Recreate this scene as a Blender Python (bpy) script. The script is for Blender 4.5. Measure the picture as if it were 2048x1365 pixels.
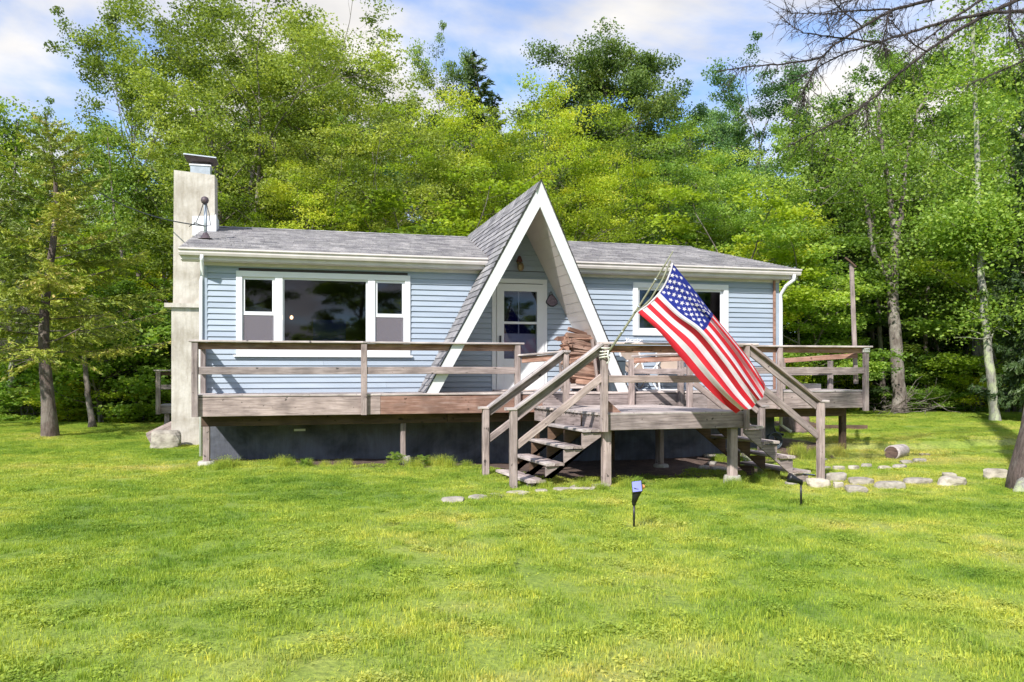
import bpy, math, random
import numpy as np
from mathutils import Vector, Matrix
R=math.radians
scene=bpy.context.scene
for o in list(bpy.data.objects): bpy.data.objects.remove(o)
COL=scene.collection
# ------------------------------------------------------------------ camera
F,YAW,HOR=1655.8,15.0,740.0
CAM=Vector((1.482,-14.364,0.409))
cd=bpy.data.cameras.new('camera'); cam=bpy.data.objects.new('camera',cd); COL.objects.link(cam)
cam.location=CAM; cam.rotation_euler=(R(90),0,-R(YAW))
cd.sensor_width=36; cd.lens=F/2048*36; cd.shift_y=(HOR-682.5)/2048; cd.clip_end=3000; cd.clip_start=.05
scene.camera=cam
# ------------------------------------------------------------------ world + sun
SUN=Vector((-0.50,-0.62,0.66)).normalized()
w=bpy.data.worlds.new('World'); scene.world=w; w.use_nodes=True
nt=w.node_tree; nt.nodes.clear()
def N(nt,t,**k):
    n=nt.nodes.new(t)
    for a,b in k.items(): setattr(n,a,b)
    return n
out=N(nt,'ShaderNodeOutputWorld'); bg=N(nt,'ShaderNodeBackground'); sky=N(nt,'ShaderNodeTexSky')
sky.sky_type='NISHITA'; sky.sun_disc=False
sky.sun_elevation=math.asin(SUN.z); sky.sun_rotation=math.atan2(SUN.x,SUN.y)
sky.air_density=1.0; sky.dust_density=.6; sky.ozone_density=1.6
tc=N(nt,'ShaderNodeTexCoord'); sep=N(nt,'ShaderNodeSeparateXYZ'); L=nt.links.new
L(tc.outputs['Generated'],sep.inputs[0])
mz=N(nt,'ShaderNodeMath',operation='MAXIMUM'); L(sep.outputs[2],mz.inputs[0]); mz.inputs[1].default_value=0
ad=N(nt,'ShaderNodeMath',operation='ADD'); L(mz.outputs[0],ad.inputs[0]); ad.inputs[1].default_value=.22
dx=N(nt,'ShaderNodeMath',operation='DIVIDE'); dy=N(nt,'ShaderNodeMath',operation='DIVIDE')
L(sep.outputs[0],dx.inputs[0]); L(ad.outputs[0],dx.inputs[1]); L(sep.outputs[1],dy.inputs[0]); L(ad.outputs[0],dy.inputs[1])
cmb=N(nt,'ShaderNodeCombineXYZ'); L(dx.outputs[0],cmb.inputs[0]); L(dy.outputs[0],cmb.inputs[1])
no=N(nt,'ShaderNodeTexNoise'); no.inputs['Scale'].default_value=1.5; no.inputs['Detail'].default_value=7; no.inputs['Roughness'].default_value=.52; no.inputs['Distortion'].default_value=.25
mp=N(nt,'ShaderNodeMapping'); mp.inputs['Location'].default_value=(5.5,5.5,3); L(cmb.outputs[0],mp.inputs[0]); L(mp.outputs[0],no.inputs['Vector'])
cr=N(nt,'ShaderNodeValToRGB'); cr.color_ramp.elements[0].position=.39; cr.color_ramp.elements[1].position=.60; cr.color_ramp.interpolation='EASE'
L(no.outputs['Fac'],cr.inputs[0])
no2=N(nt,'ShaderNodeTexNoise'); no2.inputs['Scale'].default_value=3.4; no2.inputs['Detail'].default_value=5; L(mp.outputs[0],no2.inputs['Vector'])
cr2=N(nt,'ShaderNodeValToRGB'); e=cr2.color_ramp.elements; e[0].position=.3; e[0].color=(2.9,2.88,2.95,1); e[1].position=.62; e[1].color=(4.2,4.05,3.85,1)
L(no2.outputs['Fac'],cr2.inputs[0])
mx=N(nt,'ShaderNodeMix',data_type='RGBA'); L(cr.outputs[0],mx.inputs['Factor']); 
skm=N(nt,'ShaderNodeMix',data_type='RGBA',blend_type='MULTIPLY'); skm.inputs['Factor'].default_value=1; L(sky.outputs[0],skm.inputs['A']); skm.inputs['B'].default_value=(.52,.74,1.0,1)
L(skm.outputs['Result'],mx.inputs['A']); L(cr2.outputs[0],mx.inputs['B'])
L(mx.outputs['Result'],bg.inputs[0]); bg.inputs[1].default_value=.12; L(bg.outputs[0],out.inputs[0])
sl=bpy.data.lights.new('sun','SUN'); sl.energy=3.15; sl.angle=R(1.0); sl.color=(1,.96,.90)
so=bpy.data.objects.new('sun',sl); COL.objects.link(so); so.rotation_euler=SUN.to_track_quat('Z','Y').to_euler(); so.location=(-20,-30,40)
scene.view_settings.view_transform='Standard'; scene.view_settings.look='None'; scene.view_settings.gamma=1
scene.view_settings.use_curve_mapping=False; scene.view_settings.exposure=1.1
scene.render.engine='CYCLES'

# ------------------------------------------------------------------ place helpers (photo measurement -> world)
cY,sY=math.cos(R(YAW)),math.sin(R(YAW))
def P(u,v,Y):
    t=(u-1024)/F; d=Y-CAM.y; x=(d*sY+t*d*cY)/(cY-t*sY); dep=x*sY+d*cY
    return CAM.x+x, CAM.z+(HOR-v)/F*dep
def D(u,v,dep):
    lat=(u-1024)/F*dep; return Vector((CAM.x+lat*cY+dep*sY, CAM.y-lat*sY+dep*cY, CAM.z+(HOR-v)/F*dep))
def sst(a,b,x):
    t=np.clip((x-a)/(b-a),0,1); return t*t*(3-2*t)
def gz(x,y):
    x=np.asarray(x,float); y=np.asarray(y,float)
    g=-1.20-0.20*sst(1,7,x)*(1-sst(3,9,y))
    g=g+0.27*sst(9.6,12.2,x)*sst(.25,.75,y)*(1-sst(3,12,y)*.6)
    g=g+.03*np.sin(x*.7+1)*np.sin(y*.53)+.015*np.sin(x*1.9+y*1.3)
    far=sst(25,60,np.hypot(x-1.5,y+14))
    return g+far*(-.1+.2*np.sin(x*.06)*np.cos(y*.05))
def gzf(x,y): return float(gz(x,y))
def G(u,v):
    z=-1.25
    for _ in range(6):
        dep=(CAM.z-z)*F/(v-HOR); lat=(u-1024)/F*dep
        x=CAM.x+lat*cY+dep*sY; y=CAM.y-lat*sY+dep*cY; z=gzf(x,y)
    return Vector((x,y,z))

# ------------------------------------------------------------------ materials
def mat(name): 
    m=bpy.data.materials.new(name); m.use_nodes=True; t=m.node_tree; b=t.nodes['Principled BSDF']; return m,t,b
def ramp(t,stops,interp='LINEAR'):
    n=t.nodes.new('ShaderNodeValToRGB'); n.color_ramp.interpolation=interp
    el=n.color_ramp.elements
    while len(el)<len(stops): el.new(.5)
    for i,(p,c) in enumerate(stops): el[i].position=p; el[i].color=(*c,1)
    return n
def noise(t,vec,scale,detail=4,rough=.55,dist=0):
    n=t.nodes.new('ShaderNodeTexNoise'); n.inputs['Scale'].default_value=scale; n.inputs['Detail'].default_value=detail
    n.inputs['Roughness'].default_value=rough; n.inputs['Distortion'].default_value=dist
    if vec: t.links.new(vec,n.inputs['Vector'])
    return n
def mapping(t,vec,sc,loc=None):
    n=t.nodes.new('ShaderNodeMapping'); n.inputs['Scale'].default_value=sc; t.links.new(vec,n.inputs[0])
    if loc is not None: t.links.new(loc,n.inputs['Location'])
    return n.outputs[0]
def mixc(t,f,a,b,mode='MIX'):
    n=t.nodes.new('ShaderNodeMix'); n.data_type='RGBA'; n.blend_type=mode
    for s,v in (('Factor',f),('A',a),('B',b)):
        if isinstance(v,(int,float)): n.inputs[s].default_value=v
        elif isinstance(v,tuple): n.inputs[s].default_value=(*v,1)
        else: t.links.new(v,n.inputs[s])
    return n.outputs['Result']
def bump(t,b,h,strength=.3,dist=.01):
    n=t.nodes.new('ShaderNodeBump'); n.inputs['Strength'].default_value=strength; n.inputs['Distance'].default_value=dist
    t.links.new(h,n.inputs['Height']); t.links.new(n.outputs[0],b.inputs['Normal'])
def oloc(t):
    oi=t.nodes.new('ShaderNodeObjectInfo'); v=t.nodes.new('ShaderNodeVectorMath'); v.operation='SCALE'; v.inputs[0].default_value=(31,17,23)
    t.links.new(oi.outputs['Random'],v.inputs['Scale']); return oi,v.outputs[0]
def wood(name,c0,c1,c2,moss=0.0):
    m,t,b=mat(name); tc=t.nodes.new('ShaderNodeTexCoord').outputs['Object']; oi,loc=oloc(t)
    v=mapping(t,tc,(1.1,16,16),loc); n=noise(t,v,2.2,6,.65,.6)
    r=ramp(t,[(.25,c0),(.5,c1),(.75,c2)]); t.links.new(n.outputs[0],r.inputs[0])
    n2=noise(t,mapping(t,tc,(2.2,3,3),loc),1.3,3); 
    r2=ramp(t,[(.3,(.62,.60,.60)),(.65,(1.12,1.1,1.1))]); t.links.new(n2.outputs[0],r2.inputs[0])
    c=mixc(t,1.0,r.outputs[0],r2.outputs[0],'MULTIPLY')
    n3=noise(t,mapping(t,tc,(5,7,7),loc),2.0,2); rk=ramp(t,[(.68,(0,0,0)),(.74,(1,1,1))]); t.links.new(n3.outputs[0],rk.inputs[0])
    c=mixc(t,rk.outputs[0],c,tuple(x*.45 for x in c0))
    rr=ramp(t,[(0,(.80,.80,.82)),(1,(1.14,1.08,1.05))]); t.links.new(oi.outputs['Random'],rr.inputs[0])
    c=mixc(t,1.0,c,rr.outputs[0],'MULTIPLY')
    t.links.new(c,b.inputs['Base Color']); b.inputs['Roughness'].default_value=.85; bump(t,b,n.outputs[0],.5,.006); return m
def plain(name,c,rough=.6,metal=0,nz=.06,sc=8,spec=None,bmp=0):
    m,t,b=mat(name); tc=t.nodes.new('ShaderNodeTexCoord').outputs['Object']; n=noise(t,tc,sc,5)
    r=ramp(t,[(.3,tuple(x*(1-nz) for x in c)),(.7,tuple(min(1,x*(1+nz)) for x in c))]); t.links.new(n.outputs[0],r.inputs[0])
    t.links.new(r.outputs[0],b.inputs['Base Color']); b.inputs['Roughness'].default_value=rough; b.inputs['Metallic'].default_value=metal
    if spec is not None: b.inputs['Specular IOR Level'].default_value=spec
    if bmp: bump(t,b,n.outputs[0],bmp,.01)
    return m
M={}
M['wood']=wood('weathered_wood',(.12,.098,.092),(.315,.265,.25),(.47,.41,.395))
M['woodlight']=wood('bleached_wood',(.22,.19,.18),(.48,.435,.415),(.64,.60,.58))
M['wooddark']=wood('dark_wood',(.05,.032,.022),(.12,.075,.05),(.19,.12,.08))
M['woodred']=wood('reddish_wood',(.16,.075,.05),(.33,.19,.14),(.46,.33,.28))
M['white']=plain('white_vinyl',(.72,.73,.76),.45,nz=.04,sc=3)
M['fascia']=plain('off_white_trim',(.62,.57,.56),.5,nz=.12,sc=3)
M['blacktrim']=plain('black_plastic',(.012,.012,.014),.35)
M['soffit']=plain('soffit_vinyl',(.66,.60,.59),.5,nz=.05,sc=2)
def siding():
    m,t,b=mat('blue_vinyl_siding'); tc=t.nodes.new('ShaderNodeTexCoord').outputs['Object']; oi,loc=oloc(t)
    n=noise(t,mapping(t,tc,(.7,1,5),loc),2,5); r=ramp(t,[(.3,(.295,.350,.430)),(.7,(.355,.410,.490))]); t.links.new(n.outputs[0],r.inputs[0])
    n2=noise(t,mapping(t,tc,(30,1,30),loc),8,2); b.inputs['Roughness'].default_value=.5
    rr=ramp(t,[(0,(.93,.93,.94)),(1,(1.05,1.05,1.04))]); t.links.new(oi.outputs['Random'],rr.inputs[0])
    t.links.new(mixc(t,1.,r.outputs[0],rr.outputs[0],'MULTIPLY'),b.inputs['Base Color']); bump(t,b,n2.outputs[0],.08,.002); return m
M['siding']=siding()
def shingle():
    m,t,b=mat('asphalt_shingle'); tc=t.nodes.new('ShaderNodeTexCoord').outputs['Object']; ge=t.nodes.new('ShaderNodeNewGeometry')
    oi,loc=oloc(t)
    n=noise(t,ge.outputs['Position'],70,3,.7); r=ramp(t,[(.3,(.165,.16,.165)),(.7,(.36,.35,.35))]); t.links.new(n.outputs[0],r.inputs[0])
    n2=noise(t,mapping(t,ge.outputs['Position'],(2.2,1.0,1.0)),1.6,6,.65); r2=ramp(t,[(.35,(.72,.71,.75)),(.55,(1,1,1)),(.72,(1.35,1.33,1.32))]); t.links.new(n2.outputs[0],r2.inputs[0])
    c=mixc(t,1.,r.outputs[0],r2.outputs[0],'MULTIPLY')
    at=t.nodes.new('ShaderNodeAttribute'); at.attribute_name='tint'; rr=ramp(t,[(0,(.7,.7,.72)),(1,(1.3,1.28,1.28))]); 
    ad=t.nodes.new('ShaderNodeMath'); ad.operation='ADD'; t.links.new(at.outputs['Fac'],ad.inputs[0]); t.links.new(oi.outputs['Random'],ad.inputs[1])
    fr=t.nodes.new('ShaderNodeMath'); fr.operation='FRACT'; t.links.new(ad.outputs[0],fr.inputs[0]); t.links.new(fr.outputs[0],rr.inputs[0])
    t.links.new(mixc(t,1.,c,rr.outputs[0],'MULTIPLY'),b.inputs['Base Color']); b.inputs['Roughness'].default_value=.9; bump(t,b,n.outputs[0],.6,.004); return m
M['shingle']=shingle()
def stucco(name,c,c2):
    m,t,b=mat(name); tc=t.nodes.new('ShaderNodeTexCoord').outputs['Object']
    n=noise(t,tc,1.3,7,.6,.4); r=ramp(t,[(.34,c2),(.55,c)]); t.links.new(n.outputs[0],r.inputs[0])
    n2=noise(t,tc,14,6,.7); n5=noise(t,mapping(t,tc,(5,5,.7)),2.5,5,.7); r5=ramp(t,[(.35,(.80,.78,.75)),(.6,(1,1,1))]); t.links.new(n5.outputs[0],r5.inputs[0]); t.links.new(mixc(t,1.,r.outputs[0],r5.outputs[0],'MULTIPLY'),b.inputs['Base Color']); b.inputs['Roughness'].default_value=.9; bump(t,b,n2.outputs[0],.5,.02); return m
M['stucco']=stucco('cream_stucco',(.57,.53,.48),(.38,.34,.29))
M['parge']=stucco('parged_foundation',(.14,.15,.19),(.05,.055,.07))  # bluish white parging, darkened all over: the deck's shade is put into its colour
M['concrete']=stucco('concrete',(.52,.50,.45),(.36,.34,.30))
M['metal']=plain('galvanised_metal',(.42,.46,.50),.4,.5,nz=.15)
M['rust']=plain('rusty_metal',(.10,.075,.085),.55,.3,nz=.3)
M['brass']=plain('brass',(.30,.24,.14),.35,.9,nz=.3)
M['red']=plain('dark_red',(.09,.025,.02),.5)
def stone(name,c,c2):
    m,t,b=mat(name); tc=t.nodes.new('ShaderNodeTexCoord').outputs['Object']; oi,loc=oloc(t)
    n=noise(t,mapping(t,tc,(1,1,1.6),loc),6,7,.65); r=ramp(t,[(.3,c2),(.62,c)]); t.links.new(n.outputs[0],r.inputs[0])
    rr=ramp(t,[(0,(.75,.75,.77)),(1,(1.15,1.12,1.05))]); t.links.new(oi.outputs['Random'],rr.inputs[0])
    t.links.new(mixc(t,1.,r.outputs[0],rr.outputs[0],'MULTIPLY'),b.inputs['Base Color']); b.inputs['Roughness'].default_value=.9; bump(t,b,n.outputs[0],.7,.03); return m
M['stone']=stone('field_stone',(.47,.43,.37),(.20,.175,.15)); M['pinkstone']=stone('pink_stone',(.38,.27,.25),(.2,.14,.13))
def bark(name,c,c2,lich=None):
    m,t,b=mat(name); ge=t.nodes.new('ShaderNodeNewGeometry').outputs['Position']
    n=noise(t,mapping(t,ge,(9,9,1.8)),2.2,6,.7,.5); r=ramp(t,[(.32,c2),(.65,c)]); t.links.new(n.outputs[0],r.inputs[0]); c_=r.outputs[0]
    if lich:
        n2=noise(t,mapping(t,ge,(1,1,.6)),3.5,5,.7); r2=ramp(t,[(.47,(0,0,0)),(.6,(1,1,1))]); t.links.new(n2.outputs[0],r2.inputs[0]); c_=mixc(t,r2.outputs[0],c_,lich)
    t.links.new(c_,b.inputs['Base Color']); b.inputs['Roughness'].default_value=.95; bump(t,b,n.outputs[0],.9,.04); return m
M['bark']=bark('grey_brown_bark',(.20,.165,.145),(.06,.045,.04),(.27,.24,.21))
M['barkspruce']=bark('spruce_bark',(.17,.125,.11),(.05,.035,.03),(.19,.16,.14))
M['barkbirch']=bark('pale_bark',(.34,.33,.29),(.15,.14,.12),(.40,.44,.26))
M['barkdead']=bark('dead_branch_bark',(.075,.055,.05),(.02,.016,.015))
M['barkgrey']=bark('dead_grey_twig',(.34,.30,.29),(.18,.15,.15))
def leaf(name,stops,trans=.45,rough=.5,tc_=1.0):
    m,t,b=mat(name); at=t.nodes.new('ShaderNodeAttribute'); at.attribute_name='tint'; oi=t.nodes.new('ShaderNodeObjectInfo')
    r=ramp(t,stops); t.links.new(at.outputs['Fac'],r.inputs[0])
    rr=ramp(t,[(0,(.82,.88,.85)),(1,(1.15,1.08,1.0))]); t.links.new(oi.outputs['Random'],rr.inputs[0])
    c=mixc(t,1.,r.outputs[0],rr.outputs[0],'MULTIPLY')
    b.inputs['Roughness'].default_value=rough; b.inputs['Specular IOR Level'].default_value=.35; t.links.new(c,b.inputs['Base Color'])
    tr=t.nodes.new('ShaderNodeBsdfTranslucent'); c2=mixc(t,1.,c,(1.5*tc_,1.45*tc_,.6*tc_),'MULTIPLY'); t.links.new(c2,tr.inputs['Color'])
    ms=t.nodes.new('ShaderNodeMixShader'); ms.inputs[0].default_value=trans; o=t.nodes['Material Output']
    t.links.new(b.outputs[0],ms.inputs[1]); t.links.new(tr.outputs[0],ms.inputs[2]); t.links.new(ms.outputs[0],o.inputs[0]); return m
M['leaf_mid']=leaf('mid_green_leaves',[(0,(0.069,0.119,0.022)),(.5,(0.214,0.333,0.057)),(1,(0.441,0.565,0.118))])
M['leaf_olive']=leaf('olive_green_leaves',[(0,(0.077,0.115,0.019)),(.5,(0.244,0.328,0.056)),(1,(0.463,0.535,0.134))])
M['leaf_bright']=leaf('yellow_green_leaves',[(0,(0.103,0.164,0.016)),(.5,(0.361,0.485,0.042)),(1,(0.620,0.620,0.092))],.5)
M['leaf_deep']=leaf('deep_green_leaves',[(0,(0.039,0.074,0.020)),(.5,(0.120,0.194,0.045)),(1,(0.272,0.344,0.081))],.4)
M['leaf_blue']=leaf('cool_green_leaves',[(0,(0.048,0.109,0.041)),(.5,(0.140,0.264,0.088)),(1,(0.273,0.429,0.137))],.4)
M['leaf_fresh']=leaf('fresh_green_leaves',[(0,(0.076,0.139,0.022)),(.5,(0.217,0.362,0.060)),(1,(0.466,0.588,0.144))],.5)
M['needle']=leaf('olive_spruce_needles',[(0,(0.070,0.104,0.026)),(.45,(0.182,0.247,0.033)),(.8,(0.345,0.386,0.056)),(1,(0.526,0.429,0.179))],.25)
M['needledark']=leaf('dark_spruce_needles',[(0,(0.029,0.059,0.024)),(.6,(0.069,0.118,0.035)),(1,(0.118,0.167,0.059))],.15)
M['needledead']=leaf('dead_needles',[(0,(.20,.15,.12)),(1,(.36,.30,.25))],.2,tc_=.7)
def grassmat():
    m,t,b=mat('lawn_grass_blades'); ge=t.nodes.new('ShaderNodeNewGeometry').outputs['Position']; at=t.nodes.new('ShaderNodeAttribute'); at.attribute_name='tint'
    n=noise(t,ge,.42,5,.62); r=ramp(t,[(.30,(.135,.245,.034)),(.42,(.245,.365,.055)),(.55,(.370,.455,.090)),(.70,(.50,.49,.18))]); t.links.new(n.outputs[0],r.inputs[0])
    n2=noise(t,ge,2.6,4,.6); r2=ramp(t,[(.3,(.68,.78,.7)),(.7,(1.35,1.2,1.2))]); t.links.new(n2.outputs[0],r2.inputs[0])
    c=mixc(t,1.,r.outputs[0],r2.outputs[0],'MULTIPLY')
    r3=ramp(t,[(0,(.55,.65,.5)),(.5,(1,1,1)),(.9,(1.4,1.3,1.0)),(1,(2.2,1.5,1.6))]); t.links.new(at.outputs['Fac'],r3.inputs[0])
    c=mixc(t,1.,c,r3.outputs[0],'MULTIPLY')
    b.inputs['Roughness'].default_value=.55; b.inputs['Specular IOR Level'].default_value=.25; t.links.new(c,b.inputs['Base Color'])
    tr=t.nodes.new('ShaderNodeBsdfTranslucent'); t.links.new(mixc(t,1.,c,(1.5,1.4,.6),'MULTIPLY'),tr.inputs['Color'])
    ms=t.nodes.new('ShaderNodeMixShader'); ms.inputs[0].default_value=.4; o=t.nodes['Material Output']
    t.links.new(b.outputs[0],ms.inputs[1]); t.links.new(tr.outputs[0],ms.inputs[2]); t.links.new(ms.outputs[0],o.inputs[0]); return m
M['grass']=grassmat()
def groundmat():
    m,t,b=mat('lawn_and_soil'); ge=t.nodes.new('ShaderNodeNewGeometry').outputs['Position']; at=t.nodes.new('ShaderNodeAttribute'); at.attribute_name='soil'
    at2=t.nodes.new('ShaderNodeAttribute'); at2.attribute_name='wood'
    n=noise(t,ge,.42,5,.62); r=ramp(t,[(.30,(.10,.18,.02)),(.42,(.18,.27,.03)),(.56,(.26,.33,.05)),(.72,(.38,.36,.12))]); t.links.new(n.outputs[0],r.inputs[0])
    n2=noise(t,ge,22,5,.7); r2=ramp(t,[(.3,(.45,.5,.45)),(.7,(1.3,1.25,1.2))]); t.links.new(n2.outputs[0],r2.inputs[0]); c=mixc(t,1.,r.outputs[0],r2.outputs[0],'MULTIPLY')
    n3=noise(t,ge,9,6,.7); rs=ramp(t,[(.3,(.045,.030,.024)),(.55,(.115,.075,.060)),(.75,(.20,.14,.115))]); t.links.new(n3.outputs[0],rs.inputs[0])
    n4=noise(t,ge,3,4,.6)
    def msk(a):
        q=t.nodes.new('ShaderNodeMath'); q.operation='MULTIPLY_ADD'; t.links.new(n4.outputs[0],q.inputs[0]); q.inputs[1].default_value=.9; t.links.new(a.outputs['Fac'],q.inputs[2])
        k=ramp(t,[(.85,(0,0,0)),(1.0,(1,1,1))]); t.links.new(q.outputs[0],k.inputs[0]); return k.outputs[0]
    c=mixc(t,msk(at),c,rs.outputs[0])
    rw=ramp(t,[(.3,(.05,.06,.018)),(.5,(.10,.17,.03)),(.72,(.17,.27,.05))]); t.links.new(n3.outputs[0],rw.inputs[0])
    c=mixc(t,msk(at2),c,rw.outputs[0])
    t.links.new(c,b.inputs['Base Color']); b.inputs['Roughness'].default_value=.95; bump(t,b,n2.outputs[0],.6,.03); return m
M['ground']=groundmat()
def glass():
    m,t,b=mat('window_glass'); o=t.nodes['Material Output']
    tr=t.nodes.new('ShaderNodeBsdfTransparent'); tr.inputs[0].default_value=(.72,.72,.78,1); gl=t.nodes.new('ShaderNodeBsdfGlossy'); gl.inputs['Roughness'].default_value=.02; gl.inputs[0].default_value=(.9,.92,1,1)
    fr=t.nodes.new('ShaderNodeFresnel'); fr.inputs[0].default_value=1.5; ms=t.nodes.new('ShaderNodeMixShader'); t.links.new(fr.outputs[0],ms.inputs[0])
    t.links.new(tr.outputs[0],ms.inputs[1]); t.links.new(gl.outputs[0],ms.inputs[2]); t.links.new(ms.outputs[0],o.inputs[0]); return m
M['glass']=glass()
def screenm():
    m,t,b=mat('insect_screen'); o=t.nodes['Material Output']; tr=t.nodes.new('ShaderNodeBsdfTransparent'); b.inputs['Base Color'].default_value=(.20,.18,.21,1); b.inputs['Roughness'].default_value=.8
    ms=t.nodes.new('ShaderNodeMixShader'); ms.inputs[0].default_value=.55; t.links.new(tr.outputs[0],ms.inputs[1]); t.links.new(b.outputs[0],ms.inputs[2]); t.links.new(ms.outputs[0],o.inputs[0]); return m
M['screen']=screenm()
def emit(name,c,s):
    m,t,b=mat(name); b.inputs['Base Color'].default_value=(*c,1); b.inputs['Emission Color'].default_value=(*c,1); b.inputs['Emission Strength'].default_value=s; return m
M['bulb']=emit('warm_bulb',(1,.55,.25),3.0)
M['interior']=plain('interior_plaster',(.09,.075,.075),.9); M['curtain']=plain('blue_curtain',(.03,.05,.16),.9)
def cloth(name,c):
    m,t,b=mat(name); o=t.nodes['Material Output']; b.inputs['Base Color'].default_value=(*c,1); b.inputs['Roughness'].default_value=.8
    tc=t.nodes.new('ShaderNodeTexCoord').outputs['Object']; n=noise(t,tc,160,2); bump(t,b,n.outputs[0],.2,.002)
    n2=noise(t,tc,5,4); rr=ramp(t,[(.3,tuple(x*.82 for x in c)),(.7,tuple(min(1,x*1.1) for x in c))]); t.links.new(n2.outputs[0],rr.inputs[0]); t.links.new(rr.outputs[0],b.inputs['Base Color'])
    tr=t.nodes.new('ShaderNodeBsdfTranslucent'); tr.inputs[0].default_value=(*c,1)
    ms=t.nodes.new('ShaderNodeMixShader'); ms.inputs[0].default_value=.30; t.links.new(b.outputs[0],ms.inputs[1]); t.links.new(tr.outputs[0],ms.inputs[2]); t.links.new(ms.outputs[0],o.inputs[0]); return m
M['fred']=cloth('flag_red',(.66,.018,.035)); M['fwhite']=cloth('flag_white',(.74,.70,.74)); M['fblue']=cloth('flag_blue',(.008,.020,.22))
M['bamboo']=plain('green_bamboo',(.20,.20,.13),.5,nz=.25,sc=20)
M['rope']=plain('pale_rope',(.55,.55,.48),.9,nz=.3,sc=40)
M['tan']=cloth('tan_fabric',(.50,.40,.33)); M['bluefab']=cloth('blue_fabric',(.10,.16,.36)); M['slate']=plain('slate_plastic',(.06,.08,.10),.5)
M['bluepanel']=plain('solar_panel_face',(.20,.22,.62),.15,nz=.1); M['orange']=plain('amber_plastic',(.75,.32,.10),.4)
M['split']=wood('split_firewood',(.09,.045,.035),(.33,.20,.145),(.60,.44,.35)); M['logend']=wood('dark_log_end',(.03,.02,.018),(.09,.06,.05),(.15,.1,.08))
M['plaque']=plain('painted_plaque',(.17,.13,.17),.7,nz=.5,sc=40)

# ------------------------------------------------------------------ object helpers
WM={}
def link(o,parent=None,Mx=None):
    COL.objects.link(o); Mx=Mx or Matrix.Identity(4); WM[o.name]=Mx
    if parent is not None: o.parent=parent; o.matrix_basis=WM[parent.name].inverted()@Mx
    else: o.matrix_basis=Mx
    return o
def tag(o,label=None,cat=None,group=None,kind=None):
    if label: o['label']=label
    if cat: o['category']=cat
    if group: o['group']=group
    if kind: o['kind']=kind
    return o
def thing(name,loc,label,cat,group=None):
    o=bpy.data.objects.new(name,None); o.empty_display_size=.1; link(o,None,Matrix.Translation(loc)); return tag(o,label,cat,group)
def mesh(name,vs,fs,m,smooth=False):
    me=bpy.data.meshes.new(name); me.from_pydata([tuple(v) for v in vs],[],fs)
    if m: me.materials.append(m)
    if smooth: me.shade_smooth()
    return me
def fixn(me):
    import bmesh
    bm=bmesh.new(); bm.from_mesh(me); bmesh.ops.recalc_face_normals(bm,faces=bm.faces); bm.to_mesh(me); bm.free()
def obj(name,me,parent=None,Mx=None): return link(bpy.data.objects.new(name,me),parent,Mx)
def poly(name,vs,fs,m,parent=None,smooth=False):
    c=sum((Vector(v) for v in vs),Vector())/len(vs); me=mesh(name,[Vector(v)-c for v in vs],fs,m,smooth); fixn(me)
    return obj(name,me,parent,Matrix.Translation(c))
BF=[(0,1,2,3),(4,7,6,5),(0,4,5,1),(1,5,6,2),(2,6,7,3),(3,7,4,0)]
def box(name,x0,x1,y0,y1,z0,z1,m,parent=None):
    return poly(name,[(x0,y0,z0),(x1,y0,z0),(x1,y1,z0),(x0,y1,z0),(x0,y0,z1),(x1,y0,z1),(x1,y1,z1),(x0,y1,z1)],BF,M[m],parent)
def boxes(name,bl,m,parent=None,kind=None):
    vs=[];fs=[]
    for (x0,x1,y0,y1,z0,z1) in bl:
        k=len(vs); vs+=[(x0,y0,z0),(x1,y0,z0),(x1,y1,z0),(x0,y1,z0),(x0,y0,z1),(x1,y0,z1),(x1,y1,z1),(x0,y1,z1)]; fs+=[tuple(a+k for a in f) for f in BF]
    o=poly(name,vs,fs,M[m],parent)
    if kind:o['kind']=kind
    return o
def board(name,p0,p1,wd,th,m,parent=None,up=(0,0,1),ch=.006,seed=None):
    """timber from p0 to p1 (centre line); wd across (horizontal side), th along 'up'"""
    p0=Vector(p0);p1=Vector(p1);x=(p1-p0);Ln=x.length;x.normalize();u=Vector(up)
    y=u.cross(x).normalized(); z=x.cross(y).normalized()
    Mx=Matrix.Translation((p0+p1)/2)@Matrix((x,y,z)).transposed().to_4x4()
    a,b=wd/2,th/2; c=min(ch,a*.5,b*.5)
    ring=[(a-c,-b),(a,-b+c),(a,b-c),(a-c,b),(-a+c,b),(-a,b-c),(-a,-b+c),(-a+c,-b)]
    rn=random.Random(hash((round(p0.x,3),round(p0.y,3),round(p0.z,3),round(p1.x,3),round(p1.z,3))) if seed is None else seed)
    vs=[];n=3
    ws=[(0,0)]+[((rn.random()-.5)*.007,(rn.random()-.5)*.007) for _ in range(1)]+[(0,0)]
    for i in range(n):
        X=-Ln/2+Ln*i/(n-1)
        for (q,r) in ring: vs.append((X,q+ws[i][0],r+ws[i][1]))
    fs=[tuple(range(7,-1,-1)),tuple(range(8*(n-1),8*n))]
    for i in range(n-1):
        for k in range(8):
            fs.append((8*i+k,8*i+(k+1)%8,8*(i+1)+(k+1)%8,8*(i+1)+k))
    me=mesh(name,vs,fs,M[m]); fixn(me); return obj(name,me,parent,Mx)
def prism(name,pts,y0,y1,m,parent=None):
    """polygon in XZ extruded along Y"""
    n=len(pts); vs=[(x,y0,z) for x,z in pts]+[(x,y1,z) for x,z in pts]
    fs=[tuple(range(n)),tuple(range(2*n-1,n-1,-1))]+[(i,(i+1)%n,n+(i+1)%n,n+i) for i in range(n)]
    return poly(name,vs,fs,M[m],parent)
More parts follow.
